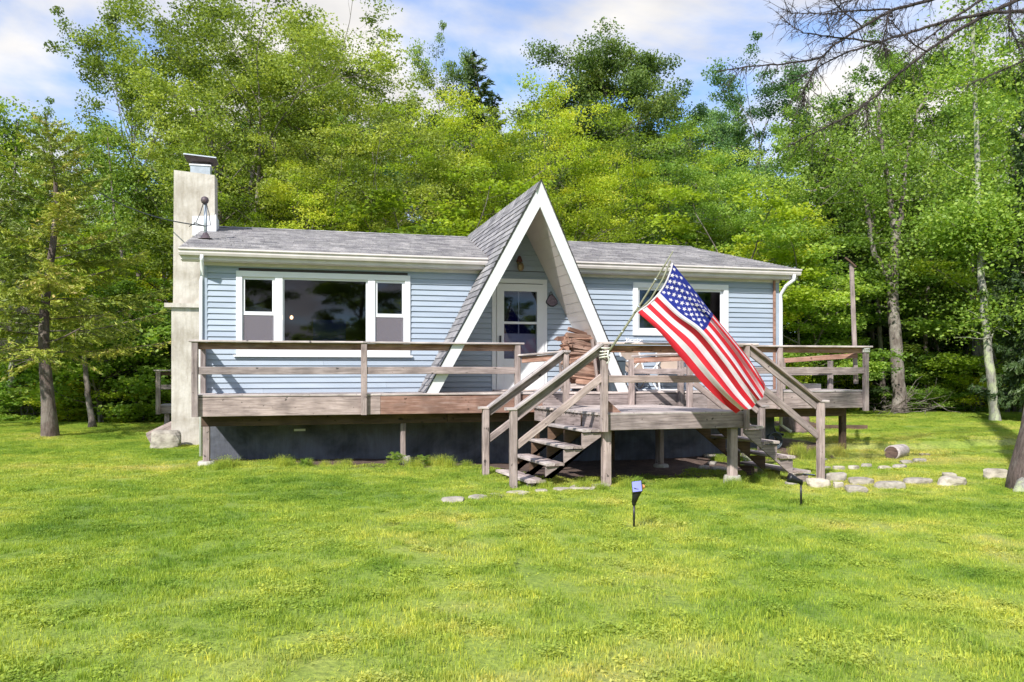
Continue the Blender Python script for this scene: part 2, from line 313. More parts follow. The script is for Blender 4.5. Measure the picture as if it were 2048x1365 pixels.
def tube_geo(pts,rs,sides=8,cap=True):
    pts=[Vector(p) for p in pts]; vs=[];fs=[]; prev=None
    for i,p in enumerate(pts):
        d=(pts[min(i+1,len(pts)-1)]-pts[max(i-1,0)]).normalized()
        if prev is None: a=d.orthogonal().normalized()
        else:
            a=prev-d*prev.dot(d)
            a=a.normalized() if a.length>1e-6 else d.orthogonal().normalized()
        prev=a; b=d.cross(a)
        for k in range(sides):
            t=2*math.pi*k/sides; vs.append(p+(a*math.cos(t)+b*math.sin(t))*rs[i])
    for i in range(len(pts)-1):
        for k in range(sides): fs.append((i*sides+k,i*sides+(k+1)%sides,(i+1)*sides+(k+1)%sides,(i+1)*sides+k))
    if cap: fs+=[tuple(range(sides-1,-1,-1)),tuple(range((len(pts)-1)*sides,len(pts)*sides))]
    return vs,fs
def tube(name,pts,r,m,parent=None,sides=8,smooth=True):
    rs=r if isinstance(r,(list,tuple)) else [r]*len(pts)
    vs,fs=tube_geo(pts,rs,sides); return poly(name,vs,fs,M[m],parent,smooth)
def lathe(name,prof,c,m,parent=None,sides=14,smooth=True,Mx=None):
    vs=[];fs=[]
    for (r,z) in prof:
        for k in range(sides): t=2*math.pi*k/sides; vs.append((r*math.cos(t),r*math.sin(t),z))
    for i in range(len(prof)-1):
        for k in range(sides): fs.append((i*sides+k,i*sides+(k+1)%sides,(i+1)*sides+(k+1)%sides,(i+1)*sides+k))
    fs+=[tuple(range(sides-1,-1,-1)),tuple(range((len(prof)-1)*sides,len(prof)*sides))]
    me=mesh(name,vs,fs,M[m],smooth); fixn(me); return obj(name,me,parent,Matrix.Translation(c)@(Mx or Matrix.Identity(4)))
def rawmesh(name,V,Fc,m,tint=None,nper=4,smooth=False):
    me=bpy.data.meshes.new(name); V=np.asarray(V,np.float32).reshape(-1,3); Fc=np.asarray(Fc,np.int32).reshape(-1,nper)
    me.vertices.add(len(V)); me.vertices.foreach_set('co',V.ravel()); me.loops.add(Fc.size); me.loops.foreach_set('vertex_index',Fc.ravel())
    me.polygons.add(len(Fc)); me.polygons.foreach_set('loop_start',np.arange(0,Fc.size,nper,dtype=np.int32)); me.polygons.foreach_set('loop_total',np.full(len(Fc),nper,np.int32))
    if m: me.materials.append(m)
    if tint is not None:
        a=me.attributes.new('tint','FLOAT','FACE'); a.data.foreach_set('value',np.asarray(tint,np.float32))
    me.update(); me.validate()
    if smooth: me.shade_smooth()
    return me

# ------------------------------------------------------------------ GROUND
rg=np.random.default_rng(5)
def axis(a,b,fine0,fine1,df,n):
    lo=-np.geomspace(.6,fine0-a,n)[::-1]+fine0; hi=np.geomspace(.6,b-fine1,n)+fine1
    return np.concatenate([lo,np.arange(fine0,fine1+1e-6,df),hi])
xs=axis(-700,700,-14,30,.22,34); ys=axis(-300,900,-13.5,26,.22,34)
XX,YY=np.meshgrid(xs,ys); ZZ=gz(XX,YY)
nx,ny=len(xs),len(ys)
ZZ=ZZ+rg.normal(0,.006,ZZ.shape)
idx=np.arange(nx*ny).reshape(ny,nx)
Fq=np.stack([idx[:-1,:-1],idx[:-1,1:],idx[1:,1:],idx[1:,:-1]],-1).reshape(-1,4)
gm=rawmesh('ground',np.stack([XX,YY,ZZ],-1),Fq,M['ground'],smooth=True)
def soilmask(x,y):
    def rect(x0,x1,y0,y1,s=.35): return sst(x0-s,x0+s,x)*(1-sst(x1-s,x1+s,x))*sst(y0-s,y0+s,y)*(1-sst(y1-s,y1+s,y))
    a=rect(1.2,12.2,-.1,10.2); a=np.maximum(a,rect(4.6,8.6,-2.0,1.0)*.9); a=np.maximum(a,rect(.1,2,.6,10.2)); a=np.maximum(a,.75*rect(8.6,10.4,-2.3,.3))
    a=np.maximum(a,.8*rect(13.3,15.8,5.2,6.6)); return a
def woodmask(x,y):
    # beyond the mown lawn
    yl=np.where(x<4,17.5+1.5*np.sin(x*.4),17.5-(x-4)*.12+1.2*np.sin(x*.5)); yl=np.where(x>18,yl-(x-18)*.35,yl)
    yl=np.where((x>-2)&(x<20),np.maximum(yl,15),yl)
    return sst(-1.,1.2,y-yl)
for nm,fn in(('soil',soilmask),('wood',woodmask)):
    a=gm.attributes.new(nm,'FLOAT','POINT'); a.data.foreach_set('value',fn(XX,YY).astype(np.float32).ravel())
tag(obj('ground',gm),kind='structure')

# grass : instanced patches
def patch(n,size,h0,h1,wd,seed,clover=0):
    r=np.random.default_rng(seed); x=r.uniform(-size/2,size/2,n); y=r.uniform(-size/2,size/2,n)
    # clumping
    cx=r.uniform(-size/2,size/2,40); cy=r.uniform(-size/2,size/2,40); k=r.integers(0,40,n); g=r.random(n)<.35
    x=np.where(g,cx[k]+r.normal(0,.03,n),x); y=np.where(g,cy[k]+r.normal(0,.03,n),y)
    h=r.uniform(h0,h1,n)*np.where(g,1.25,1); a=r.uniform(0,2*np.pi,n); ln=r.uniform(.1,.9,n)*h; la=r.uniform(0,2*np.pi,n); ww=wd*r.uniform(.6,1.4,n)
    dxx=np.cos(a)*ww/2; dyy=np.sin(a)*ww/2; z=np.zeros(n)
    b0=np.stack([x-dxx,y-dyy,z-.01],-1); b1=np.stack([x+dxx,y+dyy,z-.01],-1)
    mx_,my_=x+np.cos(la)*ln*.3,y+np.sin(la)*ln*.3
    m0=np.stack([mx_-dxx*.8,my_-dyy*.8,h*.6],-1); m1=np.stack([mx_+dxx*.8,my_+dyy*.8,h*.6],-1)
    tp=np.stack([x+np.cos(la)*ln,y+np.sin(la)*ln,h],-1)
    V=np.stack([b0,b1,m1,m0,tp],1).reshape(-1,3); i=np.arange(n)[:,None]*5
    T=np.concatenate([i+np.array([[0,1,2]]),i+np.array([[0,2,3]]),i+np.array([[3,2,4]])],1).reshape(-1,3)
    tt=np.repeat(r.random(n)*.95,3)
    nc=9; kk=np.repeat(np.arange(nc),70); cc=np.stack([r.uniform(-size/2,size/2,nc),r.uniform(-size/2,size/2,nc)],-1)[kk]+r.normal(0,.055,(len(kk),2)); zz=r.uniform(.012,h1*1.05,len(kk)); q=r.uniform(.006,.012,len(kk)); aa=r.uniform(0,6.28,len(kk)); ce=np.stack([cc[:,0],cc[:,1],zz],-1)
    da=np.stack([np.cos(aa)*q,np.sin(aa)*q,r.normal(0,.3,len(kk))*q],-1); db=np.stack([-np.sin(aa)*q,np.cos(aa)*q,r.normal(0,.3,len(kk))*q],-1)
    V2=np.stack([ce-da,ce-db,ce+da,ce+db],1).reshape(-1,3); i2=np.arange(len(kk))[:,None]*4+len(V); T=np.concatenate([T,np.concatenate([i2+np.array([[0,1,2]]),i2+np.array([[0,2,3]])],1).reshape(-1,3)]); V=np.concatenate([V,V2]); tt=np.concatenate([tt,np.repeat(r.uniform(.25,.85,len(kk)),2)])
    me=rawmesh('grass_patch',V,T,M['grass'],tt,3); return bpy.data.objects.new('grass_patch',me)
S=1.0
patches=[patch(5200,S*1.15,.010,.034,.0046,s) for s in range(4)]
def gngroup(name,objs):
    ng=bpy.data.node_groups.new(name,'GeometryNodeTree'); ng.interface.new_socket('Geometry',in_out='INPUT',socket_type='NodeSocketGeometry'); ng.interface.new_socket('Geometry',in_out='OUTPUT',socket_type='NodeSocketGeometry')
    gi=ng.nodes.new('NodeGroupInput'); go=ng.nodes.new('NodeGroupOutput'); ip=ng.nodes.new('GeometryNodeInstanceOnPoints'); j=ng.nodes.new('GeometryNodeGeometryToInstance')
    for o in reversed(objs):
        oi=ng.nodes.new('GeometryNodeObjectInfo'); oi.inputs['Object'].default_value=o; oi.inputs['As Instance'].default_value=True; ng.links.new(oi.outputs['Geometry'],j.inputs[0])
    # separate as instance list: join
    jn=ng.nodes.new('GeometryNodeJoinGeometry')
    for l in list(ng.links): ng.links.remove(l)
    for nd in [n for n in ng.nodes if n.bl_idname=='GeometryNodeObjectInfo']: ng.links.new(nd.outputs['Geometry'],jn.inputs[0])
    ng.nodes.remove(j)
    ng.links.new(gi.outputs[0],ip.inputs['Points']); ng.links.new(jn.outputs[0],ip.inputs['Instance']); ip.inputs['Pick Instance'].default_value=True
    def attr(nm,ty):
        a=ng.nodes.new('GeometryNodeInputNamedAttribute'); a.data_type=ty; a.inputs[0].default_value=nm; return a.outputs['Attribute']
    ng.links.new(attr('which','INT'),ip.inputs['Instance Index']); ng.links.new(attr('scl','FLOAT'),ip.inputs['Scale'])
    cx=ng.nodes.new('ShaderNodeCombineXYZ'); ng.links.new(attr('rot','FLOAT'),cx.inputs[2]); e2=ng.nodes.new('FunctionNodeEulerToRotation'); ng.links.new(cx.outputs[0],e2.inputs[0]); ng.links.new(e2.outputs[0],ip.inputs['Rotation'])
    ng.links.new(ip.outputs[0],go.inputs[0]); return ng
def instancer(name,pts,scl,rot,which,objs):
    me=bpy.data.meshes.new(name); me.vertices.add(len(pts)); me.vertices.foreach_set('co',np.asarray(pts,np.float32).ravel())
    for nm,ty,v in(('scl','FLOAT',scl),('rot','FLOAT',rot)): a=me.attributes.new(nm,ty,'POINT'); a.data.foreach_set('value',np.asarray(v,np.float32))
    a=me.attributes.new('which','INT','POINT'); a.data.foreach_set('value',np.asarray(which,np.int32)); me.update()
    o=obj(name,me); md=o.modifiers.new('scatter','NODES'); md.node_group=gngroup(name,objs); return o
gp=[];r=np.random.default_rng(11)
def visible(x,y,m=1.5):
    dx,dy=x-CAM.x,y-CAM.y; lat=dx*cY-dy*sY; dep=dx*sY+dy*cY; return (dep>1.5)&(abs(lat)<dep*.64+m)
gx,gy=np.meshgrid(np.arange(-16,38,.85),np.arange(-13.2,24,.85)); gx=gx.ravel()+r.uniform(-.1,.1,gx.size); gy=gy.ravel()+r.uniform(-.1,.1,gy.size)
k=visible(gx,gy)&(soilmask(gx,gy)<.5)&(woodmask(gx,gy)<.7); gx,gy=gx[k],gy[k]
tag(instancer('lawn_grass',np.stack([gx,gy,gz(gx,gy)],-1),r.uniform(.85,1.15,len(gx)),r.uniform(0,6.28,len(gx)),r.integers(0,4,len(gx)),patches),'short sunlit mown grass covering the whole yard around the house','grass',kind='stuff')
# taller tufts along the wood edge and the deck
tufts=[patch(420,.5,.08,.32,.007,s+20) for s in range(3)]
tx=[];ty=[]
for _ in range(900):
    x=r.uniform(-14,34); y=r.uniform(10,22)
    if visible(x,y) and .25<woodmask(np.array(x),np.array(y))<1.01 and r.random()<.8: tx.append(x);ty.append(y)
for (x0,y0,x1,y1,n) in((0.2,-.15,1.6,-.1,5),(3.1,-.1,4.6,-.1,7),(4.9,-2.9,8.6,-2.8,12),(9.6,.3,12.6,.45,26),(8.5,-2.8,9.2,-2.2,8),(1.8,0,2.8,.1,4),(12.2,-4.2,12.8,-3.6,6)):
    for i in range(n): q=r.random(); tx.append(x0+(x1-x0)*q+r.normal(0,.1)); ty.append(y0+(y1-y0)*q+r.normal(0,.1))
tx,ty=np.array(tx),np.array(ty); near=ty<3
tag(instancer('tall_grass',np.stack([tx,ty,gz(tx,ty)],-1),np.where(near,r.uniform(.3,.6,len(tx)),r.uniform(.8,1.5,len(tx))),r.uniform(0,6.28,len(tx)),r.integers(0,3,len(tx)),tufts),'taller unmown grass along the wood edge and round the deck posts','tall grass',kind='stuff')

# ------------------------------------------------------------------ HOUSE
WY=1.05; EY,EZ=.77,2.50; RY,RZ=5.57,3.643; XL,XR=-.33,11.70; BY=10.1
AX,AW,AH=5.716,1.912,3.677; AY0,AY1=.136,-.508
def ax_out(z,s): return AX+s*AW*(1-z/AH)
def ayf(z): return AY0+(AY1-AY0)*z/AH
house=thing('house',(5.7,5,0),'single storey blue vinyl sided house with a white edged A-frame entry and cream chimney','house')
WX0,WX1=.0,11.42
holes=[(.60,3.60,.72,2.12),(8.15,10.19,1.15,2.11),(5.27,6.24,-.02,2.09)]
def cuts(x0,x1,z0,z1):
    segs=[(x0,x1)]
    for (a,b,c,d) in holes:
        if z1>c+.001 and z0<d-.001:
            ns=[]
            for (p,q) in segs:
                if b<=p or a>=q: ns.append((p,q)); continue
                if a>p: ns.append((p,a))
                if b<q: ns.append((b,q))
            segs=ns
    return [s for s in segs if s[1]-s[0]>.02]
# sheathing behind the siding
zs=sorted({-.12,-.02,.72,1.15,2.09,2.11,2.12,2.45}); bl=[]
for a,b in zip(zs,zs[1:]):
    for (p,q) in cuts(WX0,WX1,a,b): bl.append((p+.0,q-.0,WY+.012,WY+.13,a,b))
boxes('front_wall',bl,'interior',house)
prism('gable_wall',[(AX-.5,2.45),(AX+.5,2.45),(AX,3.4)],WY+.012,WY+.13,'interior',house)
EXP=.1016; z=-.12; 
sidb=[]
while z<3.3:
    z1=z+EXP
    if z<2.28:
        for (p,q) in cuts(WX0+.06,WX1-.06,z,z1): sidb.append((p,q,z,min(z1,2.30)))
    else:
        hw=AW*(1-z/AH)-.1
        if hw>.04: sidb.append((AX-hw,AX+hw,z,z1))
    z=z1
jr=random.Random(2); s2=[]
for (p,q,a,b) in sidb:
    x=p+jr.uniform(.8,3.6)
    while x<q-.5: s2.append((p,x-.001,a,b)); p=x+.001; x+=3.66
    s2.append((p,q,a,b))
sidb=s2
for (p,q,a,b) in sidb:
    y=WY
    vs=[(0,y-.001,b+.006),(0,y-.024,a+.006),(0,y-.027,a),(0,y-.002,a-.002),(0,y+.010,b+.006)]
    V=[(p,*v[1:]) for v in vs]+[(q,*v[1:]) for v in vs]; n=5
    poly('siding_board',V,[tuple(range(n)),tuple(range(2*n-1,n-1,-1))]+[(i,(i+1)%n,n+(i+1)%n,n+i) for i in range(n)],M['siding'],house)
for x in (WX0,WX1-.07): box('corner_trim',x-.01,x+.08,WY-.026,WY+.04,-.12,2.31,'siding',house)
bl=[(WX0,WX0+.12,WY+.135,BY,-.12,2.45),(WX1-.12,WX1,WY+.135,BY,-.12,2.45),(WX0+.125,WX1-.125,BY-.12,BY,-.12,2.45)]
boxes('side_wall',bl,'siding',house)
for xx in(WX0+.005,WX1-.125):
    poly('gable_end',[(xx,EY+.4,2.451),(xx,RY,RZ-.18),(xx,BY-.1,2.451),(xx+.12,EY+.4,2.451),(xx+.12,RY,RZ-.18),(xx+.12,BY-.1,2.451)],[(0,1,2),(5,4,3),(0,3,4,1),(1,4,5,2),(2,5,3,0)],M['siding'],house)
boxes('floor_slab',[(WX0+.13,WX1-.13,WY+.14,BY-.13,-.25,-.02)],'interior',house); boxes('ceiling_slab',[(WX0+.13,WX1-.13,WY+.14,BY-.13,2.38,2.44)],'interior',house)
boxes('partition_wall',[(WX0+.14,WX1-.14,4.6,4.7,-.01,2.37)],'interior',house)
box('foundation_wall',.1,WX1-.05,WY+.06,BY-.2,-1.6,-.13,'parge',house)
box('vent_panel',1.55,1.75,WY+.045,WY+.058,-.70,-.66,'white',house)
# roof decks
def slab(name,pts,th,m,parent):
    n=len(pts); vs=[Vector(p) for p in pts]+[Vector(p)-Vector((0,0,th)) for p in pts]
    return poly(name,vs,[tuple(range(n)),tuple(range(2*n-1,n-1,-1))]+[(i,(i+1)%n,n+(i+1)%n,n+i) for i in range(n)],M[m],parent)
def rzf(y): return EZ+(RZ-EZ)*(y-EY)/(RY-EY) if y<=RY else RZ-(RZ-EZ)*(y-RY)/(RY-EY)
vb=AX-ax_out(EZ,1); # half width at eave
hw0=AW*(1-EZ/AH); hw1=AW*(1-RZ/AH)
roofL=slab('roof',[(XL,EY,EZ),(AX-hw0+.03,EY,EZ),(AX-hw1,RY,RZ),(XL,RY,RZ)],.10,'fascia',house)
roofR=slab('roof',[(AX+hw0-.03,EY,EZ),(XR,EY,EZ),(XR,RY,RZ),(AX+hw1,RY,RZ)],.10,'fascia',house)
roofB=slab('roof',[(XL,RY,RZ),(XR,RY,RZ),(XR,BY+.3,rzf(BY+.3)),(XL,BY+.3,rzf(BY+.3))],.10,'fascia',house)
# shingle courses on the low slopes (joined)
rn=random.Random(4); vs=[];fs=[];tt=[]
def tab(c0,c1,d0,d1,th): # bottom-left,bottom-right,top-right,top-left already given
    k=len(vs); vs.extend([c0,c1,d1,d0,c0-Vector((0,0,th)),c1-Vector((0,0,th))]); fs.extend([(k,k+1,k+2,k+3),(k+4,k+5,k+1,k)])
up=Vector((0,-(RZ-EZ),(RY-EY))).normalized()
ncr=36
for i in range(ncr):
    y0=EY-.02+(RY-EY+.02)*i/ncr; y1=EY-.02+(RY-EY+.02)*(i+1)/ncr+.02; z0=rzf(y0)+.018; z1=rzf(min(y1,RY))+.006
    def span(xa,xb):
        x=xa-(rn.random()*.3)
        while x<xb:
            w_=rn.choice((.22,.3,.33,.4)); a,b=max(x,xa),min(x+w_,xb); x+=w_
            if b-a<.02: continue
            h=rn.random()*.007; k=len(vs)
            vs.extend([(a,y0,z0+h),(b-.006,y0,z0+h+rn.uniform(-.002,.002)),(b-.006,y1,z1),(a,y1,z1),(a,y0,z0-.012),(b-.006,y0,z0-.012)]); fs.extend([(k,k+1,k+2,k+3),(k+4,k+5,k+1,k)]); t_=rn.random(); tt.extend([t_,t_])
    f=(y0-EY)/(RY-EY); hh=hw0+(hw1-hw0)*max(f,0)
    span(XL-.02,AX-hh-.01); span(AX+hh+.01,XR+.02)
me=mesh('shingles',vs,fs,M['shingle']); a=me.attributes.new('tint','FLOAT','FACE'); a.data.foreach_set('value',tt); o=obj('shingles',me,roofL); o['kind']='stuff'
for xa,xb in((XL-.02,AX-.06),(AX+.06,XR+.02)):
    x=xa; 
    while x<xb-.05:
        q=min(x+.28,xb); pr_=[(x,RY-.13,rzf(RY-.13)+.03),(q,RY-.13,rzf(RY-.13)+.026),(q,RY,RZ+.036),(x,RY,RZ+.042),(q,RY+.13,rzf(RY+.13)+.026),(x,RY+.13,rzf(RY+.13)+.03)]
        poly('ridge_shingle',pr_,[(0,1,2,3),(3,2,4,5)],M['shingle'],roofL); x+=.28
# rake boards, fascia, gutters, soffit
for xx in(XL-.025,XR):
    poly('rake_board',[(xx,EY,EZ+.01),(xx,RY,RZ+.01),(xx,RY,RZ-.14),(xx,EY,EZ-.14),(xx+.025,EY,EZ+.01),(xx+.025,RY,RZ+.01),(xx+.025,RY,RZ-.14),(xx+.025,EY,EZ-.14)],[(0,1,2,3),(7,6,5,4),(0,4,5,1),(1,5,6,2),(2,6,7,3),(3,7,4,0)],M['fascia'],house)
def gutter(x0,x1):
    g=[(EY-.005,EZ-.012),(EY-.005,EZ-.13),(EY-.075,EZ-.13),(EY-.095,EZ-.09),(EY-.095,EZ-.055),(EY-.125,EZ-.035),(EY-.125,EZ-.008),(EY-.115,EZ-.008),(EY-.115,EZ-.03),(EY-.085,EZ-.05),(EY-.085,EZ-.088),(EY-.07,EZ-.118),(EY-.017,EZ-.118),(EY-.017,EZ-.012)]
    n=len(g); V=[(x0,*p) for p in g]+[(x1,*p) for p in g]
    poly('gutter',V,[(i,(i+1)%n,n+(i+1)%n,n+i) for i in range(n)]+[tuple(range(n)),tuple(range(2*n-1,n-1,-1))],M['fascia'],house)
gutter(XL-.02,AX-hw0-.06); gutter(AX+hw0+.06,XR+.03)
for a,b in((XL,AX-hw0),(AX+hw0,XR)):
    box('eave_fascia',a,b,EY,EY+.02,EZ-.2,EZ-.02,'fascia',house); box('soffit',a,b,EY+.022,WY+.01,EZ-.205,EZ-.19,'fascia',house); box('frieze_board',max(a,WX0-.02)+.0,min(b,WX1+.02),WY-.03,WY-.003,EZ-.26,EZ-.207,'fascia',house)
# A-frame
afr=[]
for s in(-1,1):
    zi=AH*(1-.15/AW)
    def pt(x,z,inn): return None
    ybk=lambda z: (RY if z>RZ-.02 else (EY+(z-EZ)/(RZ-EZ)*(RY-EY) if z>EZ else WY))
    T=.15
    outer=[(0,ayf(0)),(AH,ayf(AH)),(AH,RY+.0),(RZ-.03,RY-.13),(EZ,EY+.02),(EZ-.02,WY+.1),(0,WY+.1)]
    vo=[(ax_out(z,s),y,z) for z,y in outer]
    inner=[(0,ayf(0)),(zi,ayf(zi)),(zi,RY),(zi-.02,RY-.13),(EZ,WY+.1),(EZ-.02,WY+.1),(0,WY+.1)]
    vi=[(ax_out(z,s)-s*T,y,z) for z,y in inner]
    n=7; fs=[tuple(range(n)),tuple(range(2*n-1,n-1,-1))]+[(i,(i+1)%n,n+(i+1)%n,n+i) for i in range(n)]
    rs=poly('steep_roof',vo+vi,fs,M['soffit'],house); afr.append(rs)
    # fascia (white barge board)
    fw=.21; zt=AH*(1-fw/AW); dy0,dy1=-.004,-.034
    def fv(dy,e=.012): return [(ax_out(0,s)+s*e,ayf(0)+dy,-.0),(AX,ayf(AH)+dy,AH+e*2),(AX,ayf(zt)+dy,zt),(ax_out(0,s)-s*fw,ayf(0)+dy,-.0)]
    a_,b_=fv(dy0),fv(dy1)
    poly('barge_board',a_+b_,[(0,1,2,3),(7,6,5,4),(0,4,5,1),(1,5,6,2),(2,6,7,3),(3,7,4,0)],M['white'],rs)
    # drip edge dark line
    e=.014
    q=[(ax_out(0,s)+s*(.012+.001),ayf(0)-.045,0),(AX,ayf(AH)-.045,AH+.03),(AX,ayf(AH)-.045,AH+.055),(ax_out(0,s)+s*.028,ayf(0)-.045,0)]
    q2=[(x,y+.10,z) for x,y,z in q]
    poly('drip_edge',q+q2,[(0,1,2,3),(7,6,5,4),(0,4,5,1),(1,5,6,2),(2,6,7,3),(3,7,4,0)],M['blacktrim'],rs)
    # soffit panels on inner face
    z=.01
    while z<zi-.12:
        z1=min(z+.165,zi-.02)
        f=lambda zz,off,dy: (ax_out(zz,s)-s*(T+off),ayf(zz)+dy if dy<.5 else WY-.02,zz)
        za,zb=z,z1-.004
        A_=[f(za,.006,.0),f(za,.006,1),f(zb,.004,1),f(zb,.004,.0)]; B_=[f(za,.0005,.0),f(za,.0005,1),f(zb,.0005,1),f(zb,.0005,.0)]
        poly('soffit_panel',A_+B_,[(0,1,2,3),(7,6,5,4),(0,4,5,1),(1,5,6,2),(2,6,7,3),(3,7,4,0)],M['soffit'],rs); z=z1
# shingles on the steep slopes
rn=random.Random(9); NC=30; vs2=[];fs2=[];tt2=[]
for s,rs in((-1,afr[0]),(1,afr[1])):
    nrm=Vector((s*AH,0,AW)).normalized(); 
    for i in range(NC):
        za=AH*i/NC; zb=AH*(i+1)/NC+.015; zb=min(zb,AH)
        zc=(za+zb)/2; yf=ayf(za)-.035
        yb=WY-.02 if za<EZ-.08 else min(EY+(max(zc,EZ)-EZ)/(RZ-EZ)*(RY-EY),RY)
        y=yf; off=rn.random()*.25; first=True
        while y<yb-.01:
            w_=.27 if not first else .27-off; first=False; y2=min(y+w_,yb); 
            if w_<.04: w_+=.1; y2=min(y+w_,yb)
            t1=.022+rn.random()*.006
            b0=Vector((ax_out(za,s),y,za)); b1=Vector((ax_out(za,s),y2-.008,za)); u0=Vector((ax_out(zb,s),y+(ayf(zb)-ayf(za) if y==yf else 0),zb)); u1=Vector((ax_out(zb,s),y2-.008,zb))
            V=[b0+nrm*t1,b1+nrm*t1,u1+nrm*.007,u0+nrm*.007,b0,b1]; Fc=[(0,1,2,3),(4,5,1,0),(1,5,2),(0,3,4)]
            if s==-1: poly('shingle',V,Fc,M['shingle'],rs)
            else:
                k=len(vs2); vs2+=V; fs2+=[tuple(a+k for a in f) for f in Fc]; tq=rn.random(); tt2+=[tq]*4
            y=y2
me=mesh('shingles',vs2,fs2,M['shingle']); a=me.attributes.new('tint','FLOAT','FACE'); a.data.foreach_set('value',tt2); o=obj('shingles',me,afr[1]); o['kind']='stuff'
y=AY1-.05
while y<RY:
    q=min(y+.26,RY+.05); h=.05
    poly('ridge_shingle',[(AX-.10,y,AH-.15),(AX-.10,q,AH-.155),(AX,q,AH+.045),(AX,y,AH+.055),(AX+.10,q,AH-.155),(AX+.10,y,AH-.15)],[(0,1,2,3),(3,2,4,5)],M['shingle'],afr[0]); y+=.26
# downpipes
tube('downpipe',[(.02,EY-.06,EZ-.12),(.02,EY-.06,EZ-.2),(.0,WY-.02,EZ-.42),(-.02,WY-.05,EZ-.55),(-.02,WY-.05,-1.1)],.033,'white',house)
xr=XR-.12
tube('downpipe',[(xr,EY-.06,EZ-.12),(xr,EY-.06,EZ-.22),(xr-.08,EY+.1,EZ-.33),(WX1+.05,WY-.02,EZ-.5),(WX1+.05,WY-.03,EZ-.7),(WX1+.05,WY-.03,-.75),(WX1+.25,WY-.1,-.9)],.038,'white',house)
box('corner_pipe',WX1-.14,WX1-.10,WY-.07,WY-.027,-.05,2.28,'woodred',house)
tube('drain_pipe',[(WX1+.42,1.9,-.35),(WX1+.42,1.9,-.85),(WX1+.45,1.85,-.98),(WX1+.62,1.8,-1.03)],.03,'blacktrim',house)
# windows
def frame(name,x0,x1,z0,z1,wd,y0,y1,m,parent):
    return boxes(name,[(x0,x0+wd,y0,y1,z0,z1),(x1-wd,x1,y0,y1,z0,z1),(x0+wd,x1-wd,y0+.0005,y1-.0005,z1-wd,z1),(x0+wd,x1-wd,y0+.0005,y1-.0005,z0,z0+wd)],m,parent)
def pane(x0,x1,z0,z1,y,parent,name='pane',m='glass',th=.005): return box(name,x0,x1,y,y+th,z0,z1,m,parent)
win=frame('window',.56,3.64,.68,2.16,.10,WY-.05,WY+.06,'white',house)
box('sill',.52,3.68,WY-.075,WY-.03,.64,.675,'white',win)
for x in(1.22,2.86): box('mullion',x,x+.13,WY-.045,WY+.06,.78,2.06,'white',win)
for (a,b) in((.66,1.22),(2.99,3.54)):
    frame('upper_sash',a+.002,b-.002,1.40,2.058,.045,WY-.01,WY+.02,'white',win); pane(a+.047,b-.047,1.445,2.013,WY+.003,win)
    frame('lower_sash',a+.002,b-.002,.782,1.42,.045,WY+.025,WY+.05,'white',win); pane(a+.047,b-.047,.827,1.375,WY+.036,win)
    box('sash_lock',(a+b)/2-.03,(a+b)/2+.03,WY+.005,WY+.024,1.421,1.437,'white',win)
    pane(a+.02,b-.02,.79,1.395,WY-.006,win,'insect_screen','screen',.003); frame('screen_frame',a+.003,b-.003,.784,1.399,.018,WY-.016,WY-.0105,'white',win)
frame('picture_sash',1.352,2.858,.782,2.058,.03,WY-.0,WY+.03,'white',win); pane(1.382,2.828,.812,2.028,WY+.012,win)
win2=frame('window',8.11,10.23,1.10,2.16,.10,WY-.05,WY+.06,'white',house)
frame('left_sash',8.212,9.24,1.202,2.058,.045,WY-.01,WY+.02,'white',win2); pane(8.257,9.195,1.247,2.013,WY+.003,win2)
frame('right_sash',9.16,10.128,1.202,2.058,.045,WY+.025,WY+.05,'white',win2); pane(9.205,10.083,1.247,2.013,WY+.036,win2)
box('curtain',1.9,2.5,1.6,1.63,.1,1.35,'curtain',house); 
for i,(x,y,z) in enumerate(((1.42,3.6,1.5),(8.6,2.2,2.02))):
    t=thing('ceiling_lamp',(x,y,2.37),('small lit lamp glowing behind the left edge of the picture window','small lit ceiling lamp glowing behind the right wing window')[i],'lamp')
    tube('cord',[(x,y,2.37),(x,y,z+.06)],.006,'rust',t); 
    for d in((-.09,.09) if i==0 else (0,)): lathe('bulb',[(.005,.05),(.03,.03),(.035,0),(.02,-.03),(.004,-.035)],(x+d,y,z),'bulb',t)
# door
door=frame('door',5.30,6.24,-.015,2.06,.14,WY-.055,WY-.01,'white',house)
box('mid_rail',5.442,6.098,WY-.05,WY-.012,.125,.62,'white',door)
box('meeting_rail',5.442,6.098,WY-.048,WY-.02,1.29,1.335,'white',door)
pane(5.442,6.098,1.336,1.918,WY-.03,door); pane(5.442,6.098,.622,1.288,WY-.026,door)
box('handle',5.345,5.375,WY-.10,WY-.056,.93,1.06,'blacktrim',door)
box('kick_plate',5.45,6.09,WY-.052,WY-.049,.15,.58,'white',door)
frame('door_casing',5.21,6.31,-.02,2.16,.085,WY-.035,WY+.03,'white',house)
idoor=box('inner_door',5.31,6.22,WY+.06,WY+.10,-.015,1.0,'white',house); 
frame('door_frame',5.31,6.22,1.0,2.03,.11,WY+.06,WY+.10,'white',idoor); box('muntin',5.755,5.775,WY+.065,WY+.09,1.11,1.92,'white',idoor)
box('threshold',5.22,6.32,WY-.14,WY-.02,.004,.03,'woodlight',house)
